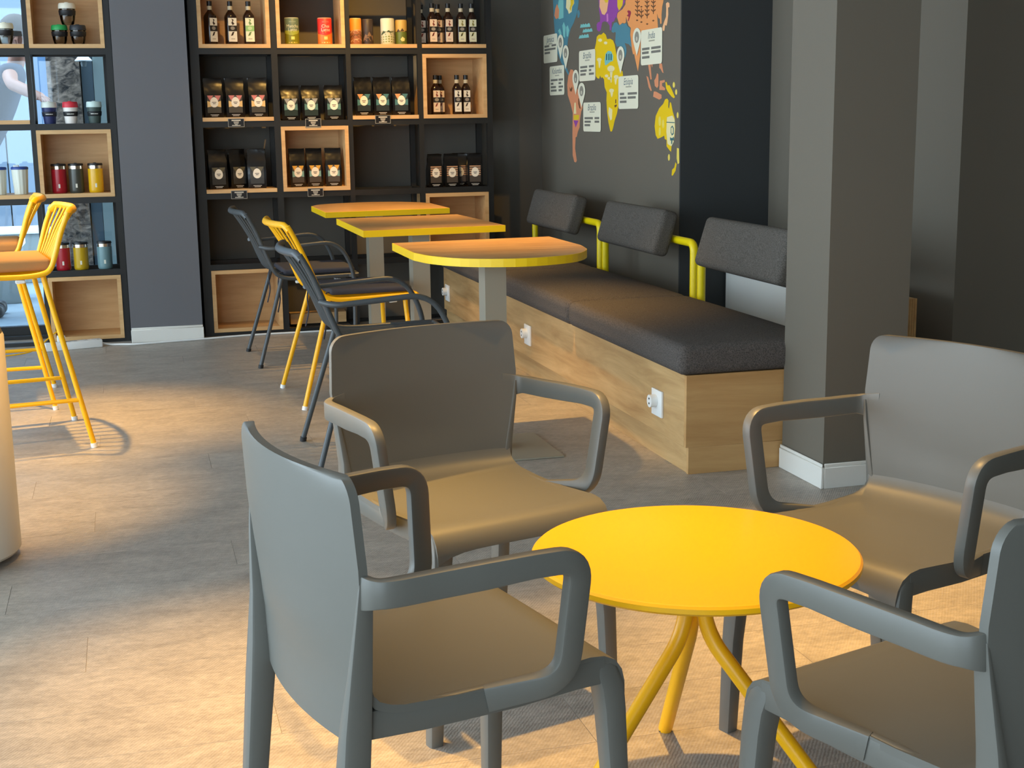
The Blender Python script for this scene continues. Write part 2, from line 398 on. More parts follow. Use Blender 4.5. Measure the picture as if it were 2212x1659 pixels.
display_box(SR, 3, 1, 'empty open oak box in the shelf unit by the bench')
display_box(SR, 0, 0, 'empty open oak box at floor level behind the grey armchairs')
display_box(SL, 1, 4, 'open oak box framing three stacked glass cups')
display_box(SL, 1, 2, 'open oak box framing red, grey and yellow mugs')
display_box(SL, 1, 0, 'empty open oak box at floor level beside the yellow bar stools')
shelf_board(SR, 2, 4, 'oak shelf board carrying four printed tins')
shelf_board(SR, 3, 4, 'oak shelf board carrying a row of white-labelled bottles')
shelf_board(SR, 0, 3, 'oak shelf board carrying three pink-labelled coffee bags')
shelf_board(SR, 2, 3, 'oak shelf board carrying three teal and orange labelled coffee bags')
shelf_board(SR, 0, 2, 'oak shelf board carrying three dark-labelled coffee bags')
shelf_board(SL, 0, 4, 'oak shelf board before the window carrying a white-lidded glass cup')
shelf_board(SL, 0, 3, 'bare oak shelf board before the street window')
shelf_board(SL, 0, 2, 'oak shelf board carrying white ribbed cups')
tag(box('loose_board', 0.92, 1.26, 8.33, 8.425, 0.0215, 0.085, M_oakx), 'loose oak board at the foot of the shelf behind the yellow chair', 'board')

# ------------------------------------------------------------------ bench
BX = 1.836
bench = thing('wall_bench', 'long oak bench with yellow tube backrests along the map wall', 'bench', (BX, 4.346, 0))
BL = 3.79
box('front_panel', 0, 0.018, 0.0185, BL, 0.0975, 0.355, M_oak, bench, 0.001, 1)
box('kick_board', 0.014, 0.03, 0.0185, BL, 0, 0.097, M_oak, bench, 0.001, 1)
box('end_panel', 0, 0.55, 0, 0.018, 0.0975, 0.355, M_oakend, bench, 0.001, 1)
box('end_kick_board', 0.010, 0.55, 0.001, 0.018, 0, 0.097, M_oakend, bench, 0.001, 1)
box('seat_board', 0.0185, 0.55, 0.0185, BL, 0.337, 0.3545, M_oakend, bench)
box('back_board', 0.532, 0.55, 0.0185, BL, 0, 0.3365, M_oakend, bench)
for ys in (4.605, 6.300, 8.02):
    y = ys-4.346
    p = box('socket_plate', -0.009, -0.0002, y-0.05, y+0.05, 0.160, 0.258, M_white, bench, 0.003)
    MB().tube([(-0.0092, y+0.008, 0.216), (-0.034, y+0.008, 0.216)], 0.0235, 18).build('socket_ring', M_white, p, True)
    m = MB()
    for dz in (-0.009, 0.009): m.tube([(-0.0341, y+0.008, 0.216+dz), (-0.0352, y+0.008, 0.216+dz)], 0.004, 8)
    m.build('pin_holes', M_dark, p, True)
PR = 0.0185
for k, (ya, yb) in enumerate(((8.10, 6.892), (6.810, 5.634), (5.551, 4.40))):
    a, b = ya-4.346, yb-4.346; xp = 2.41-BX
    fr = MB().tube(fillet([(xp, a, 0.30), (xp, a, 0.685), (xp, b, 0.685), (xp, b, 0.30)], 0.045, 6), PR, 12).build('backrest_frame', M_yeltube, bench, True)
    me = softbox(0.21, 0.775, 0.085, 0.025, 0.006, 8, False)
    mobj('backrest_pad', me, M_fabg, fr, (xp-0.0225, (a+b)/2-0.02, 0.705), (0, math.radians(-90+17), 0))
for i, (ya, yb) in enumerate(((4.332, 5.592), (5.594, 6.852), (6.854, 8.112))):
    me = softbox(0.57, yb-ya, 0.108, 0.034, 0.016, 10)
    o = mobj('bench_cushion', me, M_fab, None, (1.803+0.285, (ya+yb)/2, 0.3552))
    tag(o, ['charcoal bench cushion at the column end of the oak bench', 'middle charcoal cushion of the oak bench', 'charcoal bench cushion at the shelf end of the oak bench'][i], 'cushion', 'charcoal cushions on the oak bench')

# pale partition board in the alcove behind the column
M_gloss = mat('glare_white_gloss', (240, 240, 234), 0.14)  # near-white base colour stands in for window glare on a glossy board
sc = thing('partition_board', 'low pale partition board with a ribbed oak edge behind the column', 'partition', (2.822, 4.555, 0))
box('face_panel', 0, 0.010, 0.013, 1.645, 0, 0.55, M_gloss, sc, 0.001, 1)
box('core', 0.0105, 0.040, 0.013, 1.645, 0, 0.5495, M_oak, sc)
for k in range(4): box('edge_strip', 0.0005+k*0.0102, 0.0005+k*0.0102+0.0088, 0.0, 0.0125, 0, 0.55, M_oakend, sc)

# ------------------------------------------------------------------ pedestal tables
def pedestal_table(label, poly, px, py, bx0=-0.175, bx1=0.213):
    z = 0.76; th = 0.03
    t = thing('cafe_table', label, 'table', (px, py, 0), 0, 'oak-topped pedestal tables by the bench')
    pl = [(x-px, y-py) for x, y in poly]
    prism(pl, th-0.0002, 'tabletop', M_top, t, Matrix.Translation((0, 0, z-th)))
    n = len(pl); A = sum(pl[i][0]*pl[(i+1) % n][1]-pl[(i+1) % n][0]*pl[i][1] for i in range(n)); sg = 1 if A > 0 else -1
    m = MB(); out = []
    for i in range(n):
        a, b, c = Vector(pl[i-1]), Vector(pl[i]), Vector(pl[(i+1) % n])
        n1 = Vector(((b-a).y, -(b-a).x)).normalized()*sg; n2 = Vector(((c-b).y, -(c-b).x)).normalized()*sg
        nn = (n1+n2).normalized(); k = 0.0025/max(0.4, nn.dot(n1)); out.append(b+nn*k)
    m.rings([[(p.x, p.y, z-th) for p in out], [(p.x, p.y, z-0.001) for p in out], [(q[0], q[1], z-0.0002) for q in pl], [(q[0], q[1], z-th) for q in pl]], cap=False, closed=True)
    m.build('edge_band', M_yelband, t)
    box('column', -0.0405, 0.0405, -0.047, 0.047, 0.0085, z-th-0.0065, M_steel, t)
    box('base_plate', bx0, bx1, -0.20, 0.20, 0, 0.008, M_steel, t, 0.002, 1)
    box('top_bracket', -0.14, 0.14, -0.14, 0.14, z-th-0.006, z-th-0.0003, M_black, t)
    return t
def arc_pts(pts, n=5): return [(p.x, p.y) for p in smooth_path([(a, b, 0) for a, b in pts], n)]
fr_ = [(1.012, 5.39), (1.012, 5.0)] + arc_pts([(1.013, 4.97), (1.05, 4.82), (1.15, 4.68), (1.34, 4.615), (1.53, 4.68), (1.63, 4.82), (1.665, 4.97)])+[(1.672, 5.02), (1.672, 5.42)]
pedestal_table('oak cafe table with a bowed yellow edge at the column end of the bench', fr_, 1.297, 4.925)
pedestal_table('square oak cafe table with yellow edge between two bowed tables', [(1.006, 6.04), (1.664, 6.08), (1.628, 6.87), (1.006, 6.84)], 1.312, 6.325, -0.09, 0.22)
bk = [(1.02, 7.33), (1.705, 7.38), (1.702, 7.84)] + arc_pts([(1.66, 7.96), (1.55, 8.07), (1.38, 8.125), (1.2, 8.09), (1.08, 8.02), (1.02, 7.90)])
pedestal_table('oak cafe table with a bowed yellow edge in front of the shelf unit', bk, 1.325, 7.60)

# ------------------------------------------------------------------ round yellow table
RTX, RTY, RTR, RTZ = 0.932, 2.16, 0.290, 0.49
t = thing('round_table', 'round bright yellow metal table among the taupe armchairs', 'table', (RTX, RTY, 0))
MB().lathe([(0.0, RTZ-0.018), (RTR-0.006, RTZ-0.018), (RTR, RTZ-0.013), (RTR, RTZ-0.005), (RTR-0.004, RTZ-0.001), (RTR-0.008, RTZ), (0.0, RTZ)], 96).build('tabletop', M_yel, t, True, 30)
MB().lathe([(0.0, RTZ-0.030), (0.05, RTZ-0.030), (0.05, RTZ-0.0185), (0.0, RTZ-0.0185)], 24).build('hub_plate', M_yel, t, True)
for a in (77, 197, 317):
    d = Vector((math.cos(math.radians(a)), math.sin(math.radians(a)), 0))
    pts = fillet([d*0.0175+Vector((0, 0, RTZ-0.0305)), d*0.0175+Vector((0, 0, 0.345)), d*0.31+Vector((0, 0, 0.006))], 0.055, 8)
    l = MB().tube(pts, 0.0145, 14).build('leg', M_yel, t, True)
    MB().tube([d*0.306+Vector((0, 0, 0.0)), d*0.310+Vector((0, 0, 0.0058))], 0.0135, 12).build('foot_pad', M_rubber, l, True)

# ------------------------------------------------------------------ taupe armchairs
def armchair():
    t = thing('armchair', '', 'chair')
    # seat shell
    prof = [(-0.181, 0.482), (-0.177, 0.468), (-0.168, 0.457), (-0.150, 0.449), (-0.13, 0.445), (-0.05, 0.441), (0.05, 0.441), (0.13, 0.447), (0.175, 0.450), (0.200, 0.447), (0.220, 0.437), (0.232, 0.420), (0.237, 0.400), (0.2375, 0.380)]
    nu = 14; top = []; bot = []
    for i, (y, z) in enumerate(prof):
        a = Vector(prof[max(i-1, 0)]); b = Vector(prof[min(i+1, len(prof)-1)]); tg = (b-a).normalized(); nrm = Vector((tg.y, -tg.x))*1.0
        if nrm.y > 0 or (nrm.y == 0): pass
        n_in = Vector((tg.y, -tg.x))      # points below/back of the shell
        w = 0.209-0.004*(i/len(prof))
        rt, rb = [], []
        for k in range(nu+1):
            u = -1+2*k/nu
            dip = -0.006*(1-u*u) if 2 < i < 9 else 0.0
            lift = 0.0
            if i >= 12: lift = 0.022*max(0, 1-abs(u)**6)*(1 if i == 13 else 0.25)
            sag = -0.022*(1-u*u) if i < 3 else (-0.012*(1-u*u) if i == 3 else 0)
            rt.append((u*w, y+sag, z+dip+lift)); rb.append((u*w, y+sag+n_in.x*0.012, z+dip+lift+n_in.y*0.012))
        top.append(rt); bot.append(rb)
    m = MB(); nv = nu+1; R = len(prof)
    v = [p for r in top for p in r] + [p for r in bot for p in r]; f = []; o = R*nv
    for i in range(R-1):
        for k in range(nu):
            f.append((i*nv+k, i*nv+k+1, (i+1)*nv+k+1, (i+1)*nv+k)); f.append((o+i*nv+k, o+(i+1)*nv+k, o+(i+1)*nv+k+1, o+i*nv+k+1))
        f.append((i*nv, (i+1)*nv, o+(i+1)*nv, o+i*nv)); f.append((i*nv+nu, o+i*nv+nu, o+(i+1)*nv+nu, (i+1)*nv+nu))
    for k in range(nu):
        f.append((k, o+k, o+k+1, k+1)); f.append(((R-1)*nv+k, (R-1)*nv+k+1, o+(R-1)*nv+k+1, o+(R-1)*nv+k))
    m.add(v, f); m.build('seat', M_chair, t, True, 35)
    # backrest
    ztop, rc = 0.783, 0.034
    def hw(z):
        pts = [(0.385, 0.196), (0.44, 0.204), (0.52, 0.214), (0.60, 0.228), (0.66, 0.2345), (0.72, 0.231), (0.783, 0.2275)]
        for (a, wa), (b, wb) in zip(pts[:-1], pts[1:]):
            if z <= b: w = wa+(wb-wa)*(z-a)/(b-a); break
        if z > ztop-rc: d = z-(ztop-rc); w = w-rc+math.sqrt(max(0, rc*rc-d*d))
        return w
    def yb(z, u): return -0.187-0.030*(1-u*u)*(1.0 if z > 0.5 else 0.75)-0.03*max(0, z-0.5)/0.28*0.6
    zs = [0.385, 0.41, 0.44, 0.48, 0.52, 0.56, 0.60, 0.63, 0.66, 0.69, 0.72, 0.745, 0.752, 0.760, 0.768, 0.774, 0.779, 0.7815, 0.783]
    fr, bk_ = [], []
    for z in zs:
        w = hw(z); fr.append([(u*w, yb(z, u)+0.0065, z) for u in [-1+2*k/nu for k in range(nu+1)]]); bk_.append([(u*w, yb(z, u)-0.0065, z) for u in [-1+2*k/nu for k in range(nu+1)]])
    R = len(zs); o = R*nv; f = []
    for i in range(R-1):
        for k in range(nu):
            f.append((i*nv+k, i*nv+k+1, (i+1)*nv+k+1, (i+1)*nv+k)); f.append((o+i*nv+k, o+(i+1)*nv+k, o+(i+1)*nv+k+1, o+i*nv+k+1))
        f.append((i*nv, (i+1)*nv, o+(i+1)*nv, o+i*nv)); f.append((i*nv+nu, o+i*nv+nu, o+(i+1)*nv+nu, (i+1)*nv+nu))
    for k in range(nu):
        f.append((k, o+k, o+k+1, k+1)); f.append(((R-1)*nv+k, (R-1)*nv+k+1, o+(R-1)*nv+k+1, o+(R-1)*nv+k))
    MB().add([p for r in fr for p in r]+[p for r in bk_ for p in r], f).build('backrest', M_chair, t, True, 35)
    for s in (1, -1):
        # rear leg rising into the edge of the back
        rs = [rect_ring(s*0.203, -0.243, 0, 0.030, 0.034), rect_ring(s*0.2025, -0.225, 0.18, 0.034, 0.038), rect_ring(s*0.1995, -0.208, 0.36, 0.036, 0.044), rect_ring(s*0.201, -0.203, 0.42, 0.030, 0.042), rect_ring(s*0.2095, -0.197, 0.50, 0.016, 0.034), rect_ring(s*0.226, -0.194, 0.60, 0.008, 0.024), rect_ring(s*0.231, -0.194, 0.64, 0.004, 0.016)]
        MB().rings(rs).build('leg', M_chair, t, True, 40)
        # front leg running out of the rolled seat edge
        rs = [rect_ring(s*0.216, 0.222, 0, 0.030, 0.030), rect_ring(s*0.207, 0.221, 0.20, 0.035, 0.034), rect_ring(s*0.1935, 0.2175, 0.36, 0.043, 0.040), rect_ring(s*0.190, 0.2145, 0.395, 0.046, 0.042), rect_ring(s*0.186, 0.206, 0.425, 0.046, 0.040), rect_ring(s*0.184, 0.196, 0.440, 0.040, 0.030)]
        MB().rings(rs).build('leg', M_chair, t, True, 40)
        # side rail under the seat
        pts = [(s*0.1985, y, z) for y, z in ((-0.20, 0.425), (-0.1, 0.420), (0.05, 0.419), (0.15, 0.424), (0.20, 0.424))]
        MB().sweep(pts, (1, 0, 0), 0.044, 0.018).build('side_rail', M_chair, t, True)
        # armrest loop
        pts = [(s*0.203, -0.2010, 0.627), (s*0.2190, -0.1970, 0.6275), (s*0.2345, -0.1930, 0.628), (s*0.2465, -0.182, 0.6285), (s*0.2530, -0.160, 0.629), (s*0.2575, -0.10, 0.631), (s*0.265, -0.03, 0.634), (s*0.270, 0.04, 0.637), (s*0.274, 0.116, 0.636), (s*0.246, 0.108, 0.445), (s*0.202, 0.0, 0.4225)]
        P = [Vector(p) for p in pts]
        head = smooth_path(P[:7], 4); path = head + fillet(P[7:], [0.055, 0.045], 8)
        N = len(path); ws, ts, lats = [], [], []
        for i, p in enumerate(path):
            ws.append(max(0.040, 0.060-0.0016*i) if i < len(head) else 0.037); ts.append(0.0085 if i < 6 else min(0.023, 0.0100+0.0011*(i-5)))
            if i < len(head):
                tg = path[i+1]-path[max(i-1, 0)]; lats.append((-tg.y, tg.x, 0))
            else: lats.append((-1, 0, 0))
        ts[-1] = 0.017; ws[-1] = 0.040
        MB().sweep(path, lats, ws, ts, 0.2).build('armrest', M_chair, t, True, 40)
    return t
PROTO = armchair()
CH = [(0.410, 2.003, -76.9, 'taupe plastic armchair seen from behind, its back turned to the bar stools'),
      (0.682, 2.811, -164.85, 'taupe plastic armchair between the round yellow table and the cafe tables'),
      (1.409, 2.302, 110.0, 'taupe plastic armchair standing in front of the grey column'),
      (1.095, 1.565, 16.96, 'taupe plastic armchair facing the column across the yellow table')]
for i, (x, y, a, lab) in enumerate(CH):
    o = PROTO if i == 0 else copy_tree(PROTO)
    o.location = (x, y, 0); o.rotation_euler = (0, 0, math.radians(a)); tag(o, lab, 'chair', 'taupe armchairs around the yellow table')

# ------------------------------------------------------------------ tube chairs and bar stools
def rod_chair(name, m, arms, seat_z=0.46, top_z=0.785, seat_front=0.53, foot_hw=0.272, stool=False, capm=None):
    """faces +x, origin on the floor between the rear feet"""
    t = thing(name, '', 'chair'); W = 0.235
    if not stool: prof = [(-0.035, top_z), (-0.018, top_z-0.03), (0.012, top_z-0.09), (0.050, seat_z+0.15), (0.082, seat_z+0.07), (0.108, seat_z+0.022), (0.15, seat_z+0.002), (0.22, seat_z-0.004), (0.40, seat_z), (seat_front, seat_z+0.002)]
    else: prof = [(0.030, top_z), (0.042, top_z-0.03), (0.062, top_z-0.08), (0.088, seat_z+0.07), (0.108, seat_z+0.022), (0.14, seat_z+0.003), (0.22, seat_z-0.004), (0.38, seat_z), (seat_front, seat_z+0.002)]
    def wat(z): return W+0.012*max(0, (z-seat_z))/(top_z-seat_z)
    def pth(u, y_extra=0):
        P = []
        for x, z in prof:
            k = max(0, (z-seat_z-0.02))/(top_z-seat_z)
            P.append((x-0.045*(1-u*u)*k*1.0, u*wat(z), z))
        return smooth_path(P, 3)
    # outer frame: sides, curved top rail, front rail
    left = pth(-1); right = pth(1)
    MB().tube(left, 0.0105, 10).build('side_frame', m, t, True); MB().tube(right, 0.0105, 10).build('side_frame', m, t, True)
    topr = []
    for k in range(19):
        u = -1.0+2*k/18; e = max(0, abs(u)-0.88)/0.12
        topr.append((prof[0][0]-0.045*(1-u*u)-0.003+0.010*e*e, u*wat(top_z), top_z+0.004-0.022*e*e))
    MB().sweep(topr, (0.45, 0, 1), 0.020, 0.029, 0.48).build('top_rail', m, t, True, 75)
    MB().tube([(seat_front, -W, seat_z+0.002), (seat_front, W, seat_z+0.002)], 0.0105, 10).build('front_rail', m, t, True)
    for k in range(9):
        u = -0.8+1.6*k/8; MB().tube(pth(u), 0.0052, 6).build('rod', m, t, True)
    cap = capm or M_rubber
    def leg(pts, r=0.0105):
        l = MB().tube(pts, r, 10).build('leg', m, t, True)
        a, b = Vector(pts[-2]), Vector(pts[-1]); d = (b-a).normalized(); MB().tube([b-d*0.012, Vector((b.x, b.y, 0.0))], r+0.0025, 10).build('foot_cap', cap, l, True)
    for s in (1, -1):
        leg([(0.135, s*0.215, seat_z-0.006), (0.0, s*foot_hw, 0.006)])
        if arms:
            pts = fillet([(0.030, s*0.243, seat_z+0.165), (0.075, s*0.285, seat_z+0.155), (0.42, s*0.288, seat_z+0.182), (0.500, s*0.286, seat_z+0.03), (0.492, s*0.282, 0.006)], [0.05, 0.10, 0.10], 7)
            leg(pts)
            MB().tube([(0.485, s*0.235, seat_z), (0.499, s*0.285, seat_z-0.002)], 0.009, 8).build('arm_joint', m, t, True)
        else: leg([(seat_front-0.05, s*0.215, seat_z-0.006), (seat_front+(0.045 if stool else -0.02), s*foot_hw, 0.006)])
        for xg in (0.22, 0.42): box('glide', xg-0.018, xg+0.018, s*0.235-0.008, s*0.235+0.008, seat_z-0.028, seat_z-0.0145, M_white, t, 0.003, 1)
    if stool:
        zf = 0.19; k = zf/(seat_z-0.006)
        xr = 0.135*k; yr = foot_hw+(0.215-foot_hw)*k; xf = seat_front+0.045+(-0.095)*k
        for s in (1, -1): MB().tube([(xr, s*yr, zf), (xf, s*yr, zf)], 0.0085, 8).build('footrest', m, t, True)
        MB().tube([(xf, -yr, zf), (xf, yr, zf)], 0.0085, 8).build('footrest', m, t, True)
    return t
def seat_pad(name, m, label, group, loc, rz, sx=0.37, sy=0.40, h=0.026):
    t = thing(name, label, 'cushion', loc, rz, group)
    me = softbox(sx, sy, h, 0.015, 0.006, 8); mobj('pad', me, m, t)
    p = MB()
    pl = rounded_poly(-sx/2+0.004, sx/2-0.004, -sy/2+0.004, sy/2-0.004, 0.012, 3); p.tube([(x, y, h*0.5) for x, y in pl], 0.0035, 6, closed=True)
    p.build('piping', m, t, True)
    for s in (1, -1):
        if h > 0.04: continue
        pts = smooth_path([(-sx/2+0.01, s*(sy/2-0.03), h*0.4), (-sx/2-0.02, s*(sy/2-0.02), h*0.2), (-sx/2-0.03, s*(sy/2-0.01), -0.05), (-sx/2-0.025, s*(sy/2), -0.12), (-sx/2-0.04, s*(sy/2+0.01), -0.19)], 4)
        MB().tube(pts, 0.0035, 6).build('tie', m, t, True)
    return t
def pad_on(root, seat_z, m, label, group, lx=0.335, sx=0.37, h=0.026):
    rz = root.rotation_euler[2]; c, s = math.cos(rz), math.sin(rz)
    seat_pad('seat_pad', m, label, group, (root.location.x+c*lx, root.location.y+s*lx, seat_z+0.0125), rz, sx, 0.40, h)
g = rod_chair('tube_armchair', M_anth, True, seat_z=0.452)
GREY = [(0.608, 5.036, -1.0, 'anthracite steel rod armchair in front of the yellow rod chair'), (0.602, 7.27, 1.5, 'anthracite steel rod armchair standing closest to the shelf unit')]
for i, (x, y, a, lab) in enumerate(GREY):
    o = g if i == 0 else copy_tree(g)
    o.location = (x, y, 0); o.rotation_euler = (0, 0, math.radians(a)); tag(o, lab, 'chair', 'steel rod chairs at the cafe tables')
    if i: pad_on(o, 0.452, M_cushd, 'dark grey seat pad tied onto the anthracite armchair by the shelf unit', 'grey seat pads')
yc = rod_chair('tube_chair', M_yel, False, seat_z=0.475, top_z=0.80, capm=M_white)
yc.location = (0.676, 6.16, 0); yc.rotation_euler = (0, 0, math.radians(3.7)); tag(yc, 'yellow steel rod chair without arms between two anthracite armchairs', 'chair', 'steel rod chairs at the cafe tables')
pad_on(yc, 0.475, M_cushd, 'dark grey seat pad tied onto the yellow rod chair', 'grey seat pads')
st = rod_chair('bar_stool', M_yel, False, seat_z=0.68, top_z=0.915, seat_front=0.48, foot_hw=0.279, stool=True, capm=M_white)
ST = [(-0.225, 5.747, 189.3, 'yellow steel rod bar stool standing farther from the street window'), (-0.372, 6.55, 183.0, 'yellow steel rod bar stool standing closer to the street window')]
for i, (x, y, a, lab) in enumerate(ST):
    o = st if i == 0 else copy_tree(st)
    o.location = (x, y, 0); o.rotation_euler = (0, 0, math.radians(a)); tag(o, lab, 'bar stool', 'yellow bar stools')
    pad_on(o, 0.68, M_cusht, ['sand coloured seat pad on the bar stool farther from the window', 'sand coloured seat pad on the bar stool closer to the window'][i], 'sand seat pads', 0.30, 0.40, 0.046)

# white cylinder bin
t = thing('round_bin', 'white cylindrical floor appliance with a dark rim beside the bar stools', 'bin', (-0.575, 4.12, 0))
MB().lathe([(0.0, 0.022), (0.205, 0.022), (0.214, 0.032), (0.214, 0.655), (0.210, 0.664), (0.0, 0.664)], 56).build('body', M_bin, t, True, 30)
MB().lathe([(0.195, 0.6642), (0.210, 0.6642), (0.204, 0.684), (0.190, 0.692), (0.180, 0.690), (0.180, 0.6642)], 56).build('rim', mat('bin_rim', (92, 84, 74), 0.35), t, True, 30)
for a in (20, 140, 260):
    d = math.radians(a); MB().lathe([(0.0, 0.0), (0.018, 0.0), (0.018, 0.0218), (0.0, 0.0218)], 12, 0.17*math.cos(d), 0.17*math.sin(d)).build('foot', M_rubber, t, True)

# power strip and cable
t = thing('power_strip', 'white power strip with a cable lying on the floor under the stools', 'power strip', (-0.335, 7.985, 0), math.radians(13))
bd = box('body', -0.155, 0.155, -0.03, 0.03, 0, 0.044, M_white, t, 0.006)
for k in range(5): MB().tube([(-0.115+k*0.058, 0, 0.0442), (-0.115+k*0.058, 0, 0.0455)], 0.019, 16).build('outlet', mat('outlet_grey', (205, 205, 202), 0.5), bd, True)
pg = box('plug', -0.085, -0.045, -0.02, 0.02, 0.046, 0.082, M_white, t, 0.006)
cab = smooth_path([(0.155, 0, 0.02), (0.20, -0.005, 0.008), (0.26, -0.03, 0.006), (0.34, -0.07, 0.006), (0.50, -0.085, 0.006), (0.72, -0.10, 0.006), (1.0, -0.115, 0.006), (1.4, -0.205, 0.006), (1.9, -0.33, 0.006), (2.1, -0.38, 0.006)], 5)
MB().tube(cab, 0.0055, 8).build('cable', M_white, t, True)
MB().tube(smooth_path([(-0.065, 0, 0.082), (-0.08, 0.0, 0.105), (-0.14, -0.02, 0.07), (-0.24, -0.06, 0.015), (-0.45, -0.08, 0.006), (-0.75, -0.02, 0.006)], 5), 0.004, 8).build('cable', M_yel, t, True)

# ------------------------------------------------------------------ goods on the shelves
def frontM(y): return Matrix(((1, 0, 0, 0), (0, 0, -1, y), (0, 1, 0, 0), (0, 0, 0, 1)))     # plane facing -y
LABCOL = {'pink': ((206, 120, 110), (226, 186, 120), (70, 64, 52)), 'teal': ((214, 150, 96), (70, 118, 120), (34, 44, 46)), 'mix': ((214, 158, 60), (120, 158, 150), (70, 62, 54)),
          'dark': ((92, 84, 60), (60, 58, 52), (48, 46, 42)), 'stripe': ((198, 150, 110), (196, 150, 112), (40, 66, 66)), 'green': ((150, 150, 146), (84, 122, 116), (30, 46, 42))}
def cmat(rgb): return mat('print_%d_%d_%d' % tuple(rgb), rgb, 0.5)
def coffee_bag(kind, h, w=0.106, d=0.062, seed=0):
    t = thing('coffee_bag', '', 'coffee bag'); R = random.Random(seed)
    rs = []
    for z, a, b in ((0, 0.94, 0.92), (0.008, 1.0, 1.0), (0.10, 1.0, 0.98), (0.125, 0.99, 0.9), (h*0.72, 0.97, 0.55), (h*0.85, 0.97, 0.22), (h*0.93, 0.99, 0.07), (h, 1.0, 0.05)):
        n = 8; ring = []
        hw, hd = w/2*a, d/2*b; dy = (d/2-hd)*-0.25 if z > 0.1 else 0
        jit = 0.003 if z > 0.12 else 0.0
        for x, y in ((hw, -hd), (hw*0.5, -hd*1.03), (-0.5*hw, -hd*1.03), (-hw, -hd), (-hw*0.96, 0), (-hw, hd), (-hw*.5, hd*1.03), (hw*.5, hd*1.03), (hw, hd), (hw*0.96, 0)):
            ring.append((x+R.uniform(-jit, jit), y+dy*0+R.uniform(-jit, jit), z+R.uniform(-jit, jit)*(0.6 if z < h else 1)))
        rs.append(ring)
    MB().rings(rs).build('pouch', M_bag, t, True, 50)
    c1, c2, c3 = LABCOL[kind]; yl = -d/2*1.03-0.0003; lw = w*0.37; z0 = 0.026; z1 = 0.026+0.098
    lb = MB().box(-lw, lw, yl-0.0004, yl, z0, z1).build('label', cmat(c3 if kind != 'stripe' else (70, 60, 50)), t)
    F = frontM(yl-0.0004)
    def pp(poly, col, k=0): return prism(poly, 0.0003+0.0002*k, 'label_print', cmat(col), lb, F)
    if kind == 'stripe':
        for q in range(5): pp([(-lw, z1-0.006-q*0.013), (-lw, z1-q*0.013), (lw, z1-q*0.013), (lw, z1-0.006-q*0.013)], c1)
    else:
        pp([(-lw, z1), (-lw*0.1, z1), (-lw*0.6, z1-0.03)], c1); pp([(lw, z1), (lw*0.1, z1), (lw*0.6, z1-0.03)], c1 if kind != 'teal' else c2)
        pp([(-lw, z1-0.03), (-lw*0.5, z1-0.036), (-lw*0.4, z1-0.062), (-lw, z1-0.066)], c2); pp([(lw, z1-0.03), (lw*0.5, z1-0.036), (lw*0.4, z1-0.062), (lw, z1-0.066)], c2)
        pp([(-lw, z0+0.004), (-lw, z0+0.02), (0, z0+0.026), (lw, z0+0.02), (lw, z0+0.004)], c3)
    egg = []
    for k in range(18):
        a = 2*math.pi*k/18; egg.append((0.0235*math.cos(a)*(1-0.12*math.sin(a)), z0+0.060+0.029*math.sin(a)))
    e = prism(egg, 0.0009, 'badge', cmat((236, 226, 206)), lb, F)
    for zz, ww in ((z0+0.058, 0.012), (z0+0.050, 0.008)): prism([(-ww, zz), (-ww, zz+0.004), (ww, zz+0.004), (ww, zz)], 0.0011, 'badge_print', cmat((90, 84, 76)), lb, F)
    for zz, ww in ((0.014, 0.024), (0.007, 0.018)): prism([(-ww, zz), (-ww, zz+0.003), (ww, zz+0.003), (ww, zz)], 0.0004, 'footer_print', cmat((190, 184, 174)), t, frontM(yl))
    return t
def put(o, x, y, z, label, group, rz=0.0):
    o.location = (x, y, z); o.rotation_euler = (0, 0, rz); tag(o, label, o.get('category'), group); return o
def bags(kind, items, z, h, label, group, y=8.235, w=0.106, where=()):
    p = coffee_bag(kind, h, w, seed=hash_(kind)); first = True
    for (x, rz, dy), wh in zip(items, where):
        o = p if first else copy_tree(p); first = False
        put(o, x, y+dy, z, label % wh, group, math.radians(rz))
def hash_(s): return sum(ord(c)*(i+3) for i, c in enumerate(s))
BR = ZT[3]+0.0222
W3 = ('end of the row towards the pillar', 'middle of the row of three', 'end of the row towards the bench')
bags('pink', [(0.522, 6, 0), (0.645, 2, 0.0), (0.776, 0, 0.0)], BR, 0.222, 'pink-labelled black coffee bag under the square bottles, %s', 'pink-labelled coffee bags', where=W3)
bags('green', [(0.958, 5, 0), (1.077, 3, 0), (1.212, 0, 0)], ZT[3], 0.198, 'green-labelled black coffee bag under the drink tins, %s', 'green-labelled coffee bags', 8.215, where=W3)
bags('teal', [(1.391, 4, 0), (1.505, 2, 0.004), (1.620, -2, 0)], BR, 0.222, 'orange and teal labelled black coffee bag, %s', 'teal-labelled coffee bags', where=W3)
bags('dark', [(0.525, 8, 0), (0.640, 20, 0.035), (0.752, -6, -0.005)], ZT[2]+0.0222, 0.224, 'plain dark-labelled black coffee bag on oak board, %s', 'dark-labelled coffee bags', where=W3)
bags('mix', [(0.985, 6, 0), (1.088, 4, 0.01), (1.200, -2, 0)], ZT[2]+0.0222, 0.222, 'yellow-labelled black coffee bag in the oak box, %s', 'yellow-labelled coffee bags', w=0.094, where=W3)
bags('stripe', [(1.812, 4, 0), (1.914, 2, 0), (1.990, -10, 0.085), (2.060, -4, 0)], ZT[2], 0.196, 'striped-label black coffee bag above the empty oak box, %s', 'striped-label coffee bags', 8.215, w=0.092, where=('end of the row towards the tables', 'second of the front bags', 'standing behind the others', 'end of the row towards the bench'))

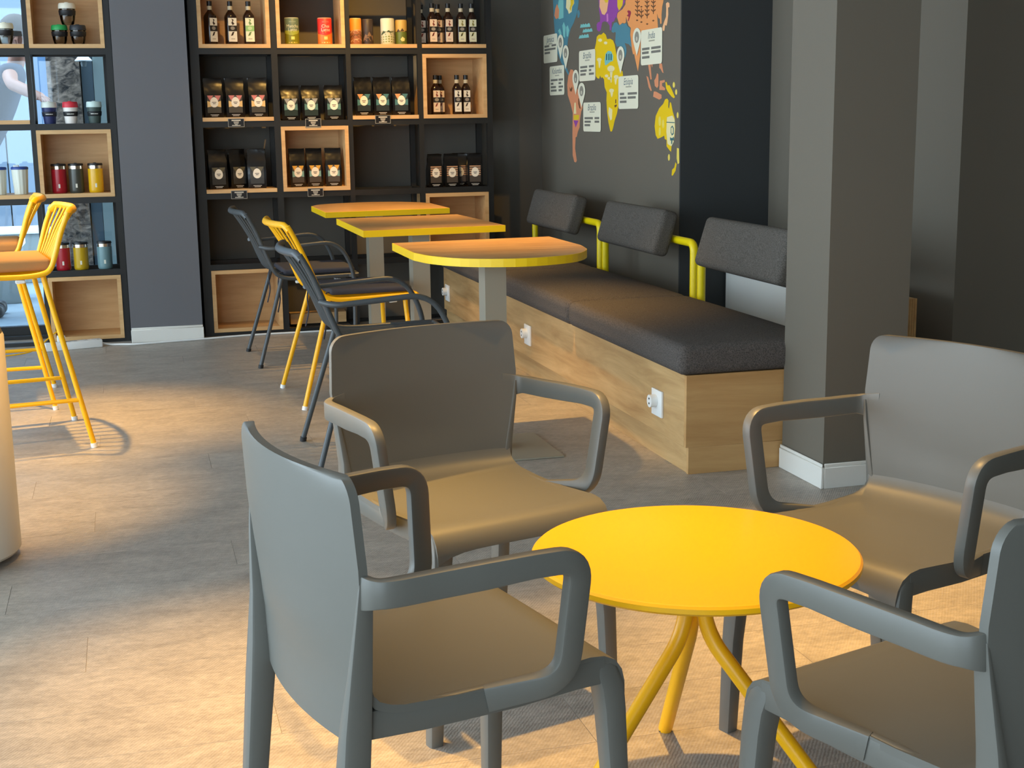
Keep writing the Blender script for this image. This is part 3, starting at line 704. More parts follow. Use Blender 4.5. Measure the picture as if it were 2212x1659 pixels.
def bottle(lab, w=0.062, h=0.242, seed=0, drop=0.0):
    t = thing('bottle', '', 'bottle'); a = w/2; s = h/0.242
    z1 = 0.152*s; ring = lambda z, q, c=0.25: rect_ring(0, 0, z, 2*q, 2*q, c)
    MB().rings([ring(0, a*0.96), ring(0.004, a), ring(z1, a), ring(z1+0.010, a*0.97, 0.3), ring(z1+0.028, a*0.66, 0.45), ring(z1+0.036, a*0.46, 0.48), ring(z1+0.044, a*0.40, 0.5), ring(h-0.026, a*0.40, 0.5)]).build('glass_body', M_glassd, t, True, 60)
    MB().lathe([(0.0, h-0.0258), (0.0145, h-0.0258), (0.0145, h), (0.0, h)], 16).build('cap', M_capblack, t, True)
    MB().lathe([(0.0135, h-0.048), (0.0138, h-0.048), (0.0138, h-0.027), (0.0135, h-0.027)], 14).build('neck_band', cmat((196, 186, 158)), t, True)
    cols = {'white': ((232, 226, 208), (34, 31, 29), (60, 44, 34)), 'red': ((226, 206, 184), (34, 30, 28), (128, 54, 40)), 'olive': ((224, 222, 186), (34, 33, 28), (140, 130, 60)), 'green': ((226, 228, 196), (142, 186, 116), (110, 140, 80))}[lab]
    lw = a*0.80; za, zb = 0.016*s, z1-0.004; H = zb-za; yl = -a-0.0002
    lb = MB().box(-lw, lw, yl-0.0004, yl, za, zb).build('label', cmat(cols[0]), t); F = frontM(yl-0.0004)
    def pp(poly, col, k=0): prism(poly, 0.0003+0.0003*k, 'label_print', cmat(col), lb, F)
    pp([(-lw, za+H*0.44), (-lw, za+H*0.68), (lw, za+H*0.68), (lw, za+H*0.44)], cols[1])
    el = [(0.013*math.cos(q), za+H*0.57+0.010*math.sin(q)) for q in [2*math.pi*k/14 for k in range(14)]]; pp(el, (150, 142, 130) if lab != 'green' else (190, 214, 160), 1)
    pp([(-lw*0.2, zb-0.004), (lw*0.35, zb-0.010), (lw*0.1, za+H*0.84), (lw*0.5, za+H*0.75), (0, za+H*0.70), (-lw*0.25, za+H*0.80), (lw*0.02, za+H*0.88)], cols[2])
    pp([(lw*0.4, za+H*0.43), (lw*0.1, za+H*0.30), (-lw*0.5, za+H*0.24), (lw*0.05, za+H*0.27), (-lw*0.1, za+H*0.40)], cols[2])
    pp([(-lw*0.45, za+H*0.10), (-lw*0.45, za+H*0.14), (lw*0.45, za+H*0.14), (lw*0.45, za+H*0.10)], (178, 168, 150))
    return t
TR = ZT[4]+0.0222
put(bottle('white'), 0.530, 8.25, TR, 'dark square bottle turned sideways, nearest the pillar in the oak box', 'square bottles in the oak box', math.radians(32))
put(bottle('white'), 0.645, 8.25, TR, 'dark square bottle with black and white label, middle of three in the box', 'square bottles in the oak box', math.radians(14))
put(bottle('green'), 0.748, 8.25, TR, 'dark square bottle with a green and white label', 'square bottles in the oak box', math.radians(4))
b_ = bottle('red', 0.054, 0.238); b2 = bottle('olive', 0.054, 0.238)
for i, (x, dy) in enumerate(((1.779, 0.11), (1.824, 0.0), (1.872, 0.065), (1.921, 0.0))):
    put(b_ if i == 0 else copy_tree(b_), x, 8.235+dy, TR, ['red-motif bottle half hidden behind the shelf stile next to the tins', 'red-motif bottle in front of another on the top shelf', 'red-motif bottle standing behind and between two red-motif bottles', 'red-motif bottle next to the olive-motif bottles'][i], 'red-motif bottles', math.radians(3))
for i, x in enumerate((2.000, 2.066)):
    put(b2 if i == 0 else copy_tree(b2), x, 8.235, TR, ['olive-motif bottle standing next to the red-motif bottles', 'olive-motif bottle at the wall end of the bottle row'][i], 'olive-motif bottles', math.radians(2))
b3 = bottle('red', 0.052, 0.232); b4 = bottle('white', 0.052, 0.232)
for i, (x, dy) in enumerate(((1.838, 0.0), (1.878, 0.06))):
    put(b3 if i == 0 else copy_tree(b3), x, 8.25+dy, BR, ['amber red-motif bottle standing in front inside the oak box', 'amber red-motif bottle half hidden behind another in the oak box'][i], 'red bottles in the lower oak box', math.radians(2))
for i, (x, dy) in enumerate(((1.970, 0), (2.030, 0.02))):
    put(b4 if i == 0 else copy_tree(b4), x, 8.25+dy, BR, ['amber black and white labelled bottle in the middle of the oak box', 'amber black and white labelled bottle nearest the bench wall in the oak box'][i], 'white bottles in the lower oak box', math.radians(2))

def tin(r, h, top, low, extra, lines=None, dark=False):
    t = thing('tin', '', 'tin')
    MB().lathe([(0.0, 0.0), (r*0.97, 0.0), (r, 0.003), (r, h*0.52), (0.0, h*0.52)], 28).build('lower_sleeve', cmat(low), t, True, 40)
    MB().lathe([(0.0, h*0.5202), (r, h*0.5202), (r, h-0.006), (r*0.985, h-0.005), (0.0, h-0.005)], 28).build('upper_sleeve', cmat(top), t, True, 40)
    MB().lathe([(0.0, h-0.0048), (r*0.95, h-0.0048), (r*0.97, h-0.002), (r*0.94, h), (0.0, h-0.001)], 28).build('lid', cmat(extra), t, True, 40)
    return t
def wrap_poly(t, poly, r, col, name='print', lift=0.0005):
    """2-D shape (x along the arc, z) wrapped on a cylinder facing -y"""
    bm = bmesh.new(); v = [bm.verts.new((x, 0, z)) for x, z in poly]; f = bm.faces.new(v)
    bmesh.ops.triangulate(bm, faces=bm.faces); bmesh.ops.subdivide_edges(bm, edges=bm.edges, cuts=2, use_grid_fill=True)
    for q in bm.verts: a = q.co.x/r; q.co = ((r+lift)*math.sin(a), -(r+lift)*math.cos(a), q.co.z)
    me = bpy.data.meshes.new(name); bm.to_mesh(me); bm.free(); me.materials.append(cmat(col)); o = bpy.data.objects.new(name, me); COL.objects.link(o); o.parent = t
def wrap_text(t, s, size, r, z, col, lift=0.0009):
    me = text_mesh(s, size)
    for v in me.vertices: a = v.co.x/r; zz = v.co.y+z; v.co = ((r+lift)*math.sin(a), -(r+lift)*math.cos(a), zz)
    me.materials.clear(); me.materials.append(cmat(col)); o = bpy.data.objects.new('lettering', me); COL.objects.link(o); o.parent = t
for x, top, low, lid, word, ink, lab in ((0.992, (92, 112, 98), (120, 124, 18), (176, 182, 160), 'Matcha', (214, 216, 190), 'green drink tin lettered Matcha Latte in the oak box'), (1.183, (196, 44, 38), (222, 118, 40), (232, 150, 120), 'Chai', (248, 200, 180), 'red and orange drink tin lettered Chai Latte in the oak box')):
    t = put(tin(0.042, 0.152, top, low, lid), x, 8.245, TR, lab, 'drink tins in the oak box')
    wrap_text(t, word, 0.026, 0.042, 0.103, ink); wrap_text(t, 'Latte', 0.026, 0.042, 0.083, ink)
    wrap_poly(t, [(-0.055, 0.062), (-0.02, 0.055), (0.0, 0.052), (0.03, 0.06), (0.055, 0.075), (0.055, 0.082), (0.02, 0.078), (-0.03, 0.079), (-0.055, 0.08)], 0.042, top if word == 'Chai' else (150, 160, 60))
    wrap_poly(t, [(-0.010, 0.028), (0.010, 0.028), (0.010, 0.045), (-0.010, 0.045)], 0.042, (226, 206, 110) if word == 'Matcha' else (250, 186, 110))
    wrap_poly(t, [(-0.025, 0.008), (0.025, 0.008), (0.025, 0.014), (-0.025, 0.014)], 0.042, (200, 180, 80) if word == 'Matcha' else (250, 186, 120))
    wrap_poly(t, [(-0.02, 0.125), (0.02, 0.125), (0.02, 0.131), (-0.02, 0.131)], 0.042, (130, 146, 128) if word == 'Matcha' else (226, 90, 80))
t = put(tin(0.035, 0.150, (232, 146, 52), (150, 96, 66), (244, 200, 130)), 1.363, 8.235, TR, 'orange printed tin beside a dark tin on the top shelf', 'printed tins on the oak board')
for k in range(3): wrap_poly(t, [(-0.04, 0.02+k*0.026), (-0.02, 0.03+k*0.026), (0.0, 0.024+k*0.026), (0.02, 0.034+k*0.026), (0.04, 0.026+k*0.026), (0.04, 0.018+k*0.026), (-0.04, 0.010+k*0.026)], 0.035, ((196, 150, 120), (92, 58, 44), (200, 156, 130))[k])
t = put(tin(0.033, 0.146, (58, 48, 46), (52, 42, 38), (70, 60, 56)), 1.436, 8.245, TR, 'dark brown printed tin beside the orange tin', 'printed tins on the oak board')
wrap_poly(t, [(-0.035, 0.03), (-0.018, 0.06), (-0.008, 0.05), (0.004, 0.075), (0.018, 0.05), (0.035, 0.055), (0.035, 0.02), (-0.035, 0.018)], 0.033, (120, 92, 68))
t = put(tin(0.041, 0.150, (206, 204, 184), (196, 192, 164), (226, 224, 206)), 1.553, 8.235, TR, 'cream tin with a green landscape print on the top shelf', 'printed tins on the oak board')
wrap_poly(t, [(-0.05, 0.058), (-0.035, 0.078), (-0.015, 0.072), (0.0, 0.082), (0.02, 0.066), (0.035, 0.078), (0.05, 0.060), (0.05, 0.052), (-0.05, 0.052)], 0.041, (62, 78, 48))
for k in range(3): wrap_poly(t, [(-0.05, 0.010+k*0.014), (0.0, 0.014+k*0.014), (0.05, 0.008+k*0.014), (0.05, 0.015+k*0.014), (0.0, 0.021+k*0.014), (-0.05, 0.017+k*0.014)], 0.041, (120, 134, 60))
t = put(tin(0.035, 0.142, (188, 156, 82), (96, 110, 40), (206, 176, 110)), 1.637, 8.245, TR, 'ochre and green printed tin at the end of the tin row', 'printed tins on the oak board')
wrap_poly(t, [(-0.035, 0.076), (-0.024, 0.09), (-0.012, 0.077), (0.0, 0.094), (0.012, 0.077), (0.035, 0.08), (0.035, 0.071), (-0.035, 0.071)], 0.035, (70, 52, 30))
wrap_poly(t, [(-0.012, 0.03), (0.0, 0.045), (0.016, 0.035), (0.012, 0.02), (-0.004, 0.018)], 0.035, (206, 196, 120))

# price signs
for i, (x, z, lab) in enumerate(((0.640, 1.233, 'small black price sign below the pink-labelled bags'), (1.082, 1.226, 'small black price sign below the green-labelled bags'), (1.494, 1.240, 'small black price sign below the teal-labelled bags'), (0.636, 0.823, 'small black price sign below the dark-labelled bags'), (1.079, 0.824, 'small black price sign below the oak box of bags'))):
    t = thing('price_sign', lab, 'price sign', (x, 8.1545, z-0.024), 0, 'black price signs on the shelf rails')
    box('card', -0.046, 0.046, -0.004, 0, 0, 0.048, M_capblack, t)
    F = frontM(-0.0041); fm = mat('sign_line', (150, 148, 140), 0.6)
    for q in ([(-0.046, 0), (-0.046, 0.0025), (0.046, 0.0025), (0.046, 0)], [(-0.046, 0.0455), (-0.046, 0.048), (0.046, 0.048), (0.046, 0.0455)], [(-0.046, 0.0025), (-0.046, 0.0455), (-0.0435, 0.0455), (-0.0435, 0.0025)], [(0.0435, 0.0025), (0.0435, 0.0455), (0.046, 0.0455), (0.046, 0.0025)]): prism(q, 0.0006, 'border', fm, t, F)
    for zz, ww, hh in ((0.034, 0.026, 0.007), (0.026, 0.015, 0.004), (0.019, 0.013, 0.004), (0.007, 0.024, 0.004)): prism([(-ww, zz), (-ww, zz+hh), (ww, zz+hh), (ww, zz)], 0.0006, 'print_line', cmat((196, 190, 176)), t, F)
    prism([(-0.008, 0.011), (-0.008, 0.017), (0.008, 0.017), (0.008, 0.011)], 0.0006, 'print_line', cmat((150, 148, 140)), t, F)

# cups and mugs
def cup(kind, body, band, lid, h=0.122, r=0.042, clear=False):
    t = thing('reusable_cup', '', 'cup'); s = h/0.122
    if clear: MB().lathe([(0.0, 0.0), (r*0.62, 0.0), (r*0.72, 0.004), (r*0.86, 0.030*s), (r*0.93, 0.060*s), (r*0.93, 0.088*s), (r*0.90, 0.088*s), (r*0.90, 0.060*s), (r*0.82, 0.030*s), (r*0.66, 0.007), (0.0, 0.007)], 28).build('glass_body', M_cupglass, t, True, 50)
    else: MB().lathe([(0.0, 0.0), (r*0.72, 0.0), (r*0.75, 0.003), (r*0.94, 0.088*s), (0.0, 0.088*s)], 28).build('body', cmat(body), t, True, 50)
    z0, z1 = (0.050*s, 0.080*s) if clear else (0.040*s, 0.066*s)
    def rad(z): return (r*0.935 if z > 0.06*s else r*0.88) if clear else r*0.75+(r*0.19)*(z/(0.088*s))
    MB().lathe([(rad(z0)+0.0004, z0), (rad(z0)+0.003, z0+0.002), (rad(z1)+0.003, z1-0.002), (rad(z1)+0.0004, z1)], 28).build('band', cmat(band), t, True, 50)
    MB().lathe([(0.0, 0.0882*s), (r, 0.0882*s), (r*1.02, 0.091*s), (r*0.97, 0.114*s), (r*0.90, 0.119*s), (0.0, 0.118*s)], 28).build('lid', cmat(lid), t, True, 50)
    MB().box(-0.010, 0.010, -r*0.95, -r*0.5, 0.1188*s, h).build('sip_tab', cmat(lid), t, bevel=0.001, seg=1)
    if not clear: wrap_poly(t, [(-0.02, z0+0.010), (0.02, z0+0.010), (0.02, z0+0.014), (-0.02, z0+0.014)], r*0.75+r*0.19*(z0+0.012)/(0.088*s)+0.003, (210, 208, 200), 'band_print')
    return t
CG = 'glass cups in the oak box'
put(cup('', 0, (26, 27, 30), (40, 160, 84), 0.108, 0.044, True), -0.294, 8.24, TR, 'small glass cup with a green lid and black band', CG)
put(cup('', 0, (26, 27, 30), (44, 46, 52), 0.108, 0.044, True), -0.196, 8.24, TR, 'small glass cup with a dark lid and black band', CG)
put(cup('', 0, (26, 27, 30), (228, 222, 204), 0.118, 0.046, True), -0.246, 8.24, TR+0.1082, 'small glass cup with a cream lid stacked on two other cups', CG)
put(cup('', 0, (26, 27, 30), (232, 228, 206), 0.118, 0.046, True), -0.580, 8.24, TR, 'small glass cup with a cream lid standing before the window', 'glass cups before the window')
CP = 'plastic cups before the window'
put(cup('', (30, 42, 92), (24, 28, 44), (214, 222, 214)), -0.378, 8.20, ZT[3], 'navy plastic cup with a pale lid before the window', CP)
put(cup('', (232, 226, 220), (34, 36, 38), (206, 46, 62)), -0.266, 8.20, ZT[3], 'white plastic cup with a red lid before the window', CP)
put(cup('', (62, 78, 74), (26, 34, 38), (196, 218, 214)), -0.138, 8.20, ZT[3], 'grey-green plastic cup with a pale lid before the window', CP)
def mug(col, h=0.168, r=0.041):
    t = thing('thermal_mug', '', 'mug')
    MB().lathe([(0.0, 0.0), (r*0.9, 0.0), (r*0.97, 0.005), (r, 0.014), (r, h-0.034), (0.0, h-0.034)], 28).build('body', mat('enamel_%d_%d_%d' % col, col, 0.28), t, True, 45)
    MB().lathe([(0.0, h-0.0338), (r*0.97, h-0.0338), (r*0.97, h-0.0162), (0.0, h-0.0162)], 28).build('steel_ring', mat('polished_steel', (205, 198, 186), 0.18, 1.0), t, True)
    MB().lathe([(0.0, h-0.016), (r*1.02, h-0.016), (r*1.03, h-0.012), (r*0.98, h-0.004), (r*0.6, h-0.003), (0.0, h-0.004)], 28).build('lid', M_capblack, t, True)
    MB().box(-0.008, 0.008, -r*0.7, r*0.2, h-0.0038, h).build('lid_tab', M_capblack, t, bevel=0.001, seg=1)
    wrap_poly(t, [(-0.005, 0.030), (0.005, 0.030), (0.005, 0.052), (-0.005, 0.052)], r, (226, 222, 206), 'emblem'); return t
put(mug((170, 26, 40)), -0.355, 8.245, ZT[2]+0.0222, 'red thermal mug in the oak box', 'thermal mugs in the oak box')
put(mug((66, 66, 58)), -0.262, 8.245, ZT[2]+0.0222, 'dark grey thermal mug in the oak box', 'thermal mugs in the oak box')
put(mug((224, 172, 20)), -0.156, 8.235, ZT[2]+0.0222, 'yellow thermal mug in the oak box', 'thermal mugs in the oak box')
MG = 'thermal mugs before the window'
put(mug((170, 26, 40), 0.160), -0.365, 8.225, ZT[1], 'red thermal mug before the window behind the bar stool', MG)
put(mug((192, 156, 26), 0.160), -0.268, 8.225, ZT[1], 'mustard thermal mug before the window', MG)
put(mug((108, 140, 146), 0.160), -0.137, 8.225, ZT[1], 'grey-blue thermal mug before the window', MG)
def ribbed_cup():
    t = thing('ribbed_cup', '', 'cup'); n = 72; rs = []
    for z, r in ((0, 0.034), (0.003, 0.036), (0.135, 0.044), (0.138, 0.044)):
        rs.append([((r+(0.0012 if (k//3) % 2 else 0))*math.cos(2*math.pi*k/n), (r+(0.0012 if (k//3) % 2 else 0))*math.sin(2*math.pi*k/n), z) for k in range(n)])
    MB().rings(rs).build('body', cmat((222, 226, 214)), t, True, 30)
    MB().lathe([(0.0, 0.1382), (0.047, 0.1382), (0.047, 0.148), (0.042, 0.153), (0.0, 0.152)], 28).build('lid', cmat((46, 76, 150)), t, True)
    MB().box(-0.03, 0.0, -0.035, -0.01, 0.1525, 0.163).build('lid_tab', cmat((220, 226, 226)), t, bevel=0.002, seg=1); return t
rc_ = ribbed_cup(); put(rc_, -0.563, 8.245, ZT[2]+0.0222, 'white ribbed cup on the oak board, next to the mug box', 'white ribbed cups')
put(copy_tree(rc_), -0.678, 8.245, ZT[2]+0.0222, 'white ribbed cup on the oak board, farther from the mug box', 'white ribbed cups')

MAP=[
("north_america","steel",0,[(8239,1938),(8224,1805),(8206,1732),(8163,1624),(8087,1562),(8000,1513),(7947,1482),(7931,1491),(7989,1538),(7977,1596),(7965,1647),(7949,1691),(7921,1722),(7899,1746),(7846,1774),(7784,1820),(7758,1862),(7746,1898),(7781,1975),(8210,2014)]),
("ice_field","aqua",1,[(8122,1929),(8031,1921),(8033,1819),(8114,1816),(8152,1827),(8141,1891)]),
("ice_field","aqua",1,[(8138,1751),(8104,1762),(8078,1737),(8066,1701),(8101,1713)]),
("ice_field","aqua",1,[(8055,1775),(8027,1794),(7991,1764),(8005,1701),(8035,1709)]),
("ice_field","aqua",1,[(7982,1761),(7952,1771),(7923,1741),(7949,1704),(7974,1709)]),
("bison","salmon",2,[(8156,1909),(8113,1869),(8125,1825),(8181,1821),(8210,1844),(8191,1882)]),
("maple","cream",1,[(7970,1929),(7834,1918),(7828,1886),(7866,1870),(7876,1842),(7929,1834),(7946,1854),(7982,1873)]),
("maple","mustard",2,[(7896,1923),(7834,1918),(7832,1886),(7874,1869),(7887,1846),(7912,1861),(7890,1885)]),
("island","steel",0,[(7773,1838),(7742,1845),(7722,1822),(7739,1801),(7767,1800)]),
("wave","aqua",0,[(7724,1742),(7707,1762),(7687,1755),(7667,1761),(7647,1754),(7623,1760),(7604,1752),(7574,1758),(7553,1754),(7541,1736)]),
("wave","aqua",0,[(7680,1712),(7663,1730),(7642,1725),(7620,1731),(7600,1724),(7576,1728),(7559,1722),(7530,1728),(7514,1724),(7503,1708)]),
("wave","aqua",0,[(7749,1683),(7728,1701),(7706,1697),(7684,1702),(7664,1695),(7638,1701),(7620,1695),(7588,1700),(7575,1696),(7565,1679)]),
("south_america","salmon",0,[(7903,1515),(7861,1511),(7830,1488),(7790,1410),(7729,1364),(7679,1294),(7709,1269),(7735,1218),(7741,1179),(7773,1154),(7794,1124),(7815,1121),(7826,1056),(7796,985),(7813,974),(7842,977),(7872,1016),(7874,1140),(7867,1263),(7907,1316),(7960,1368),(7969,1427),(7947,1479)]),
("statue","cream",1,[(7831,1321),(7808,1321),(7800,1257),(7846,1257)]),
("flag_stripe","mustard",1,[(7847,1249),(7747,1250),(7755,1223),(7847,1222)]),
("flag_triangle","purple",1,[(7851,1219),(7761,1217),(7810,1178)]),
("sprig","brown",1,[(7760,1346),(7745,1342),(7733,1307),(7719,1285),(7740,1288),(7760,1314)]),
("sprig","brown",1,[(7920,1413),(7899,1400),(7878,1415),(7869,1405),(7886,1386),(7916,1390)]),
("europe","purple",0,[(7420,1931),(6969,1891),(6986,1825),(7053,1791),(7096,1783),(7105,1749),(7122,1761),(7149,1740),(7184,1737),(7193,1696),(7219,1698),(7219,1721),(7255,1741),(7273,1745),(7301,1750),(7341,1747),(7365,1707),(7393,1700),(7427,1711),(7434,1741),(7412,1752),(7378,1752),(7374,1773),(7383,1797),(7393,1816),(7392,1846)]),
("croissant","peach",1,[(7377,1892),(7228,1879),(7243,1840),(7261,1800),(7301,1783),(7341,1791),(7383,1833)]),
("croissant","mustard",2,[(7319,1887),(7228,1879),(7246,1846),(7282,1846),(7300,1859)]),
("onion_dome","mustard",1,[(7097,1868),(6999,1860),(7019,1811),(7071,1789),(7095,1811)]),
("beads","pink",1,[(7268,1786),(7243,1786),(7239,1746),(7264,1745)]),
("asia","orange",0,[(6966,1891),(6426,1844),(6447,1783),(6461,1763),(6468,1726),(6467,1684),(6484,1682),(6489,1707),(6509,1713),(6527,1736),(6514,1666),(6518,1639),(6737,1652),(6755,1587),(6755,1548),(6770,1510),(6789,1466),(6810,1500),(6832,1534),(6843,1557),(6860,1553),(6876,1581),(6885,1610),(6901,1656),(6893,1689),(6927,1703),(6952,1733),(6965,1750),(6968,1722),(6989,1718),(7019,1723),(7062,1714),(7079,1730),(7110,1766),(7088,1781),(7019,1793),(6974,1813)]),
("dragon","magenta",1,[(6947,1778),(6927,1780),(6899,1775),(6889,1765),(6905,1746),(6927,1725),(6938,1729),(6922,1747),(6952,1755),(6927,1762)]),
("stem","brown",1,[(6802,1827),(6793,1826),(6792,1738),(6801,1739)]),
("leaf","brown",2,[(6797,1803),(6833,1818),(6823,1820),(6797,1809),(6772,1816),(6762,1812)]),
("leaf","brown",2,[(6797,1782),(6833,1797),(6823,1799),(6797,1788),(6772,1795),(6762,1791)]),
("leaf","brown",2,[(6797,1761),(6832,1775),(6823,1778),(6797,1767),(6772,1774),(6762,1770)]),
("leaf","brown",2,[(6797,1740),(6832,1754),(6823,1757),(6797,1746),(6771,1753),(6762,1749)]),
("stem","brown",1,[(6746,1776),(6737,1775),(6736,1726),(6746,1727)]),
("leaf","brown",2,[(6741,1752),(6776,1766),(6767,1769),(6741,1758),(6716,1765),(6707,1761)]),
("leaf","brown",2,[(6741,1731),(6776,1745),(6766,1748),(6741,1737),(6716,1744),(6707,1740)]),
("stem","brown",1,[(6666,1816),(6656,1815),(6655,1721),(6664,1721)]),
("leaf","brown",2,[(6661,1792),(6695,1807),(6686,1809),(6661,1798),(6636,1805),(6627,1801)]),
("leaf","brown",2,[(6660,1771),(6695,1786),(6685,1788),(6661,1778),(6636,1785),(6627,1781)]),
("leaf","brown",2,[(6660,1751),(6694,1765),(6685,1768),(6660,1757),(6636,1764),(6627,1760)]),
("leaf","brown",2,[(6660,1730),(6694,1745),(6685,1747),(6660,1737),(6636,1744),(6626,1740)]),
("stem","brown",1,[(6580,1809),(6571,1808),(6570,1736),(6579,1737)]),
("leaf","brown",2,[(6575,1785),(6609,1800),(6600,1802),(6576,1792),(6552,1798),(6543,1794)]),
("leaf","brown",2,[(6575,1765),(6609,1779),(6600,1782),(6575,1771),(6551,1778),(6542,1774)]),
("leaf","brown",2,[(6575,1745),(6608,1759),(6599,1761),(6575,1751),(6551,1758),(6542,1754)]),
("seed","brown",1,[(6819,1722),(6801,1726),(6784,1720),(6801,1717)]),
("seed","brown",1,[(6758,1709),(6741,1713),(6723,1707),(6741,1704)]),
("seed","brown",1,[(6676,1695),(6659,1698),(6642,1693),(6659,1689)]),
("seed","brown",1,[(6592,1705),(6576,1709),(6559,1703),(6576,1700)]),
("seed","brown",1,[(6759,1785),(6742,1788),(6724,1783),(6742,1780)]),
("japan","peach",0,[(6411,1774),(6389,1779),(6368,1772),(6365,1755),(6384,1752),(6381,1720),(6392,1684),(6401,1669),(6420,1673),(6430,1647),(6449,1648),(6455,1665),(6431,1692),(6409,1712),(6407,1748)]),
("middle_east","steel",0,[(7149,1731),(7108,1732),(7070,1713),(7019,1720),(6989,1715),(6965,1719),(6943,1701),(6902,1687),(6906,1656),(6888,1610),(6881,1590),(6926,1609),(6985,1618),(6959,1591),(6959,1568),(6981,1541),(7005,1553),(7001,1588),(7027,1600),(7079,1606),(7105,1604),(7131,1629),(7122,1680),(7140,1684),(7157,1680),(7189,1687),(7184,1707)]),
("africa","yellow",0,[(7431,1675),(7393,1685),(7356,1682),(7319,1691),(7283,1678),(7261,1653),(7210,1652),(7166,1641),(7140,1618),(7118,1576),(7104,1546),(7078,1499),(7018,1473),(7009,1450),(7069,1446),(7078,1405),(7086,1353),(7083,1294),(7104,1253),(7139,1218),(7166,1176),(7183,1159),(7207,1159),(7238,1206),(7261,1266),(7272,1326),(7265,1368),(7301,1399),(7311,1441),(7342,1454),(7357,1448),(7376,1464),(7394,1446),(7423,1450),(7451,1463),(7455,1512),(7469,1574),(7469,1610),(7446,1639)]),
("lake","aqua",1,[(7301,1543),(7283,1577),(7243,1590),(7193,1585),(7161,1560),(7166,1534),(7210,1530),(7265,1517),(7292,1515)]),
("lake_stripe","teal",2,[(7274,1574),(7256,1576),(7256,1542),(7274,1541)]),
("lake_stripe","teal",2,[(7237,1572),(7219,1575),(7219,1540),(7237,1540)]),
("lake_stripe","teal",2,[(7202,1571),(7184,1573),(7184,1539),(7202,1538)]),
("tree_crown","cream",1,[(7138,1492),(7145,1484),(7167,1479),(7196,1477),(7226,1481),(7248,1487),(7256,1496),(7248,1504),(7226,1509),(7196,1511),(7167,1507),(7145,1500)]),
("tree_crown","cream",1,[(7351,1548),(7356,1543),(7370,1539),(7388,1539),(7407,1541),(7421,1545),(7426,1551),(7421,1556),(7407,1559),(7388,1559),(7370,1557),(7356,1553)]),
("tree_crown","cream",1,[(7239,1457),(7243,1453),(7254,1450),(7268,1450),(7283,1451),(7294,1454),(7298,1459),(7294,1463),(7283,1465),(7268,1466),(7254,1464),(7243,1461)]),
("tree_crown","cream",1,[(7194,1442),(7198,1439),(7209,1436),(7223,1435),(7238,1437),(7248,1440),(7252,1444),(7248,1448),(7238,1451),(7223,1451),(7209,1450),(7198,1447)]),
("tree_crown","cream",1,[(7075,1446),(7080,1441),(7094,1437),(7113,1436),(7132,1438),(7146,1443),(7152,1448),(7146,1454),(7132,1457),(7113,1458),(7094,1456),(7080,1452)]),
("tree_crown","cream",1,[(7148,1376),(7153,1371),(7168,1367),(7187,1366),(7207,1368),(7221,1372),(7227,1378),(7221,1383),(7207,1387),(7187,1388),(7168,1386),(7153,1382)]),
("tree_crown","cream",1,[(7341,1652),(7346,1647),(7358,1645),(7375,1644),(7392,1647),(7404,1651),(7408,1655),(7404,1660),(7391,1662),(7375,1663),(7358,1661),(7346,1657)]),
("tree_crown","cream",1,[(7254,1632),(7258,1628),(7268,1626),(7283,1626),(7297,1628),(7308,1631),(7312,1635),(7308,1639),(7297,1642),(7283,1642),(7268,1640),(7258,1637)]),
("tree_trunk","cream",1,[(7214,1480),(7171,1478),(7189,1420),(7200,1420)]),
("tree_trunk","cream",1,[(7407,1541),(7362,1539),(7381,1504),(7392,1504)]),
("tree_trunk","cream",1,[(7143,1437),(7101,1436),(7118,1407),(7129,1408)]),
("tree_trunk","cream",1,[(7205,1367),(7162,1366),(7180,1343),(7191,1343)]),
("africa_patch","cream",1,[(7229,1290),(7175,1277),(7182,1224),(7207,1218),(7238,1254)]),  # cream shape in the map artwork
("giraffe","brown",1,[(7127,1330),(7113,1330),(7114,1309),(7128,1309)]),
("giraffe","brown",1,[(7143,1298),(7107,1303),(7104,1294),(7132,1286)]),
("sea_island","salmon",0,[(6647,1499),(6613,1498),(6594,1421),(6612,1420)]),
("sea_island","salmon",0,[(6606,1498),(6583,1497),(6590,1478)]),
("sea_island","salmon",0,[(6493,1493),(6459,1492),(6436,1446),(6451,1449),(6477,1468),(6492,1472)]),
("sea_island","salmon",0,[(6667,1439),(6643,1433),(6593,1366),(6604,1362),(6635,1383)]),
("sea_island","salmon",0,[(6522,1448),(6504,1442),(6503,1386),(6520,1376),(6551,1387),(6559,1414),(6539,1425)]),
("sea_island","salmon",0,[(6484,1410),(6454,1411),(6421,1413),(6420,1402),(6454,1398),(6454,1385),(6414,1373),(6417,1363),(6490,1366)]),
("sea_island","salmon",0,[(6565,1360),(6535,1359),(6460,1342),(6460,1325),(6490,1319),(6573,1335)]),
("pacific_island","yellow",0,[(6410,1402),(6396,1402),(6381,1385),(6359,1387),(6323,1360),(6287,1328),(6301,1323),(6330,1331),(6359,1345),(6380,1356),(6402,1373)]),
("pacific_island","lemon",0,[(6288,1386),(6290,1379),(6295,1374),(6302,1372),(6309,1374),(6315,1380),(6317,1387),(6315,1393),(6310,1398),(6303,1400),(6296,1398),(6291,1393)]),
("pacific_island","lemon",0,[(6260,1351),(6261,1344),(6266,1339),(6272,1338),(6278,1340),(6283,1345),(6285,1352),(6283,1358),(6279,1363),(6273,1365),(6266,1363),(6262,1358)]),
("pacific_island","lemon",0,[(6345,1040),(6346,1032),(6351,1026),(6357,1023),(6364,1025),(6369,1031),(6371,1039),(6369,1047),(6364,1053),(6358,1056),(6351,1054),(6347,1048)]),
("pacific_island","lemon",0,[(6240,1242),(6242,1235),(6246,1230),(6251,1228),(6257,1230),(6261,1235),(6263,1242),(6261,1250),(6257,1255),(6252,1257),(6246,1255),(6242,1250)]),
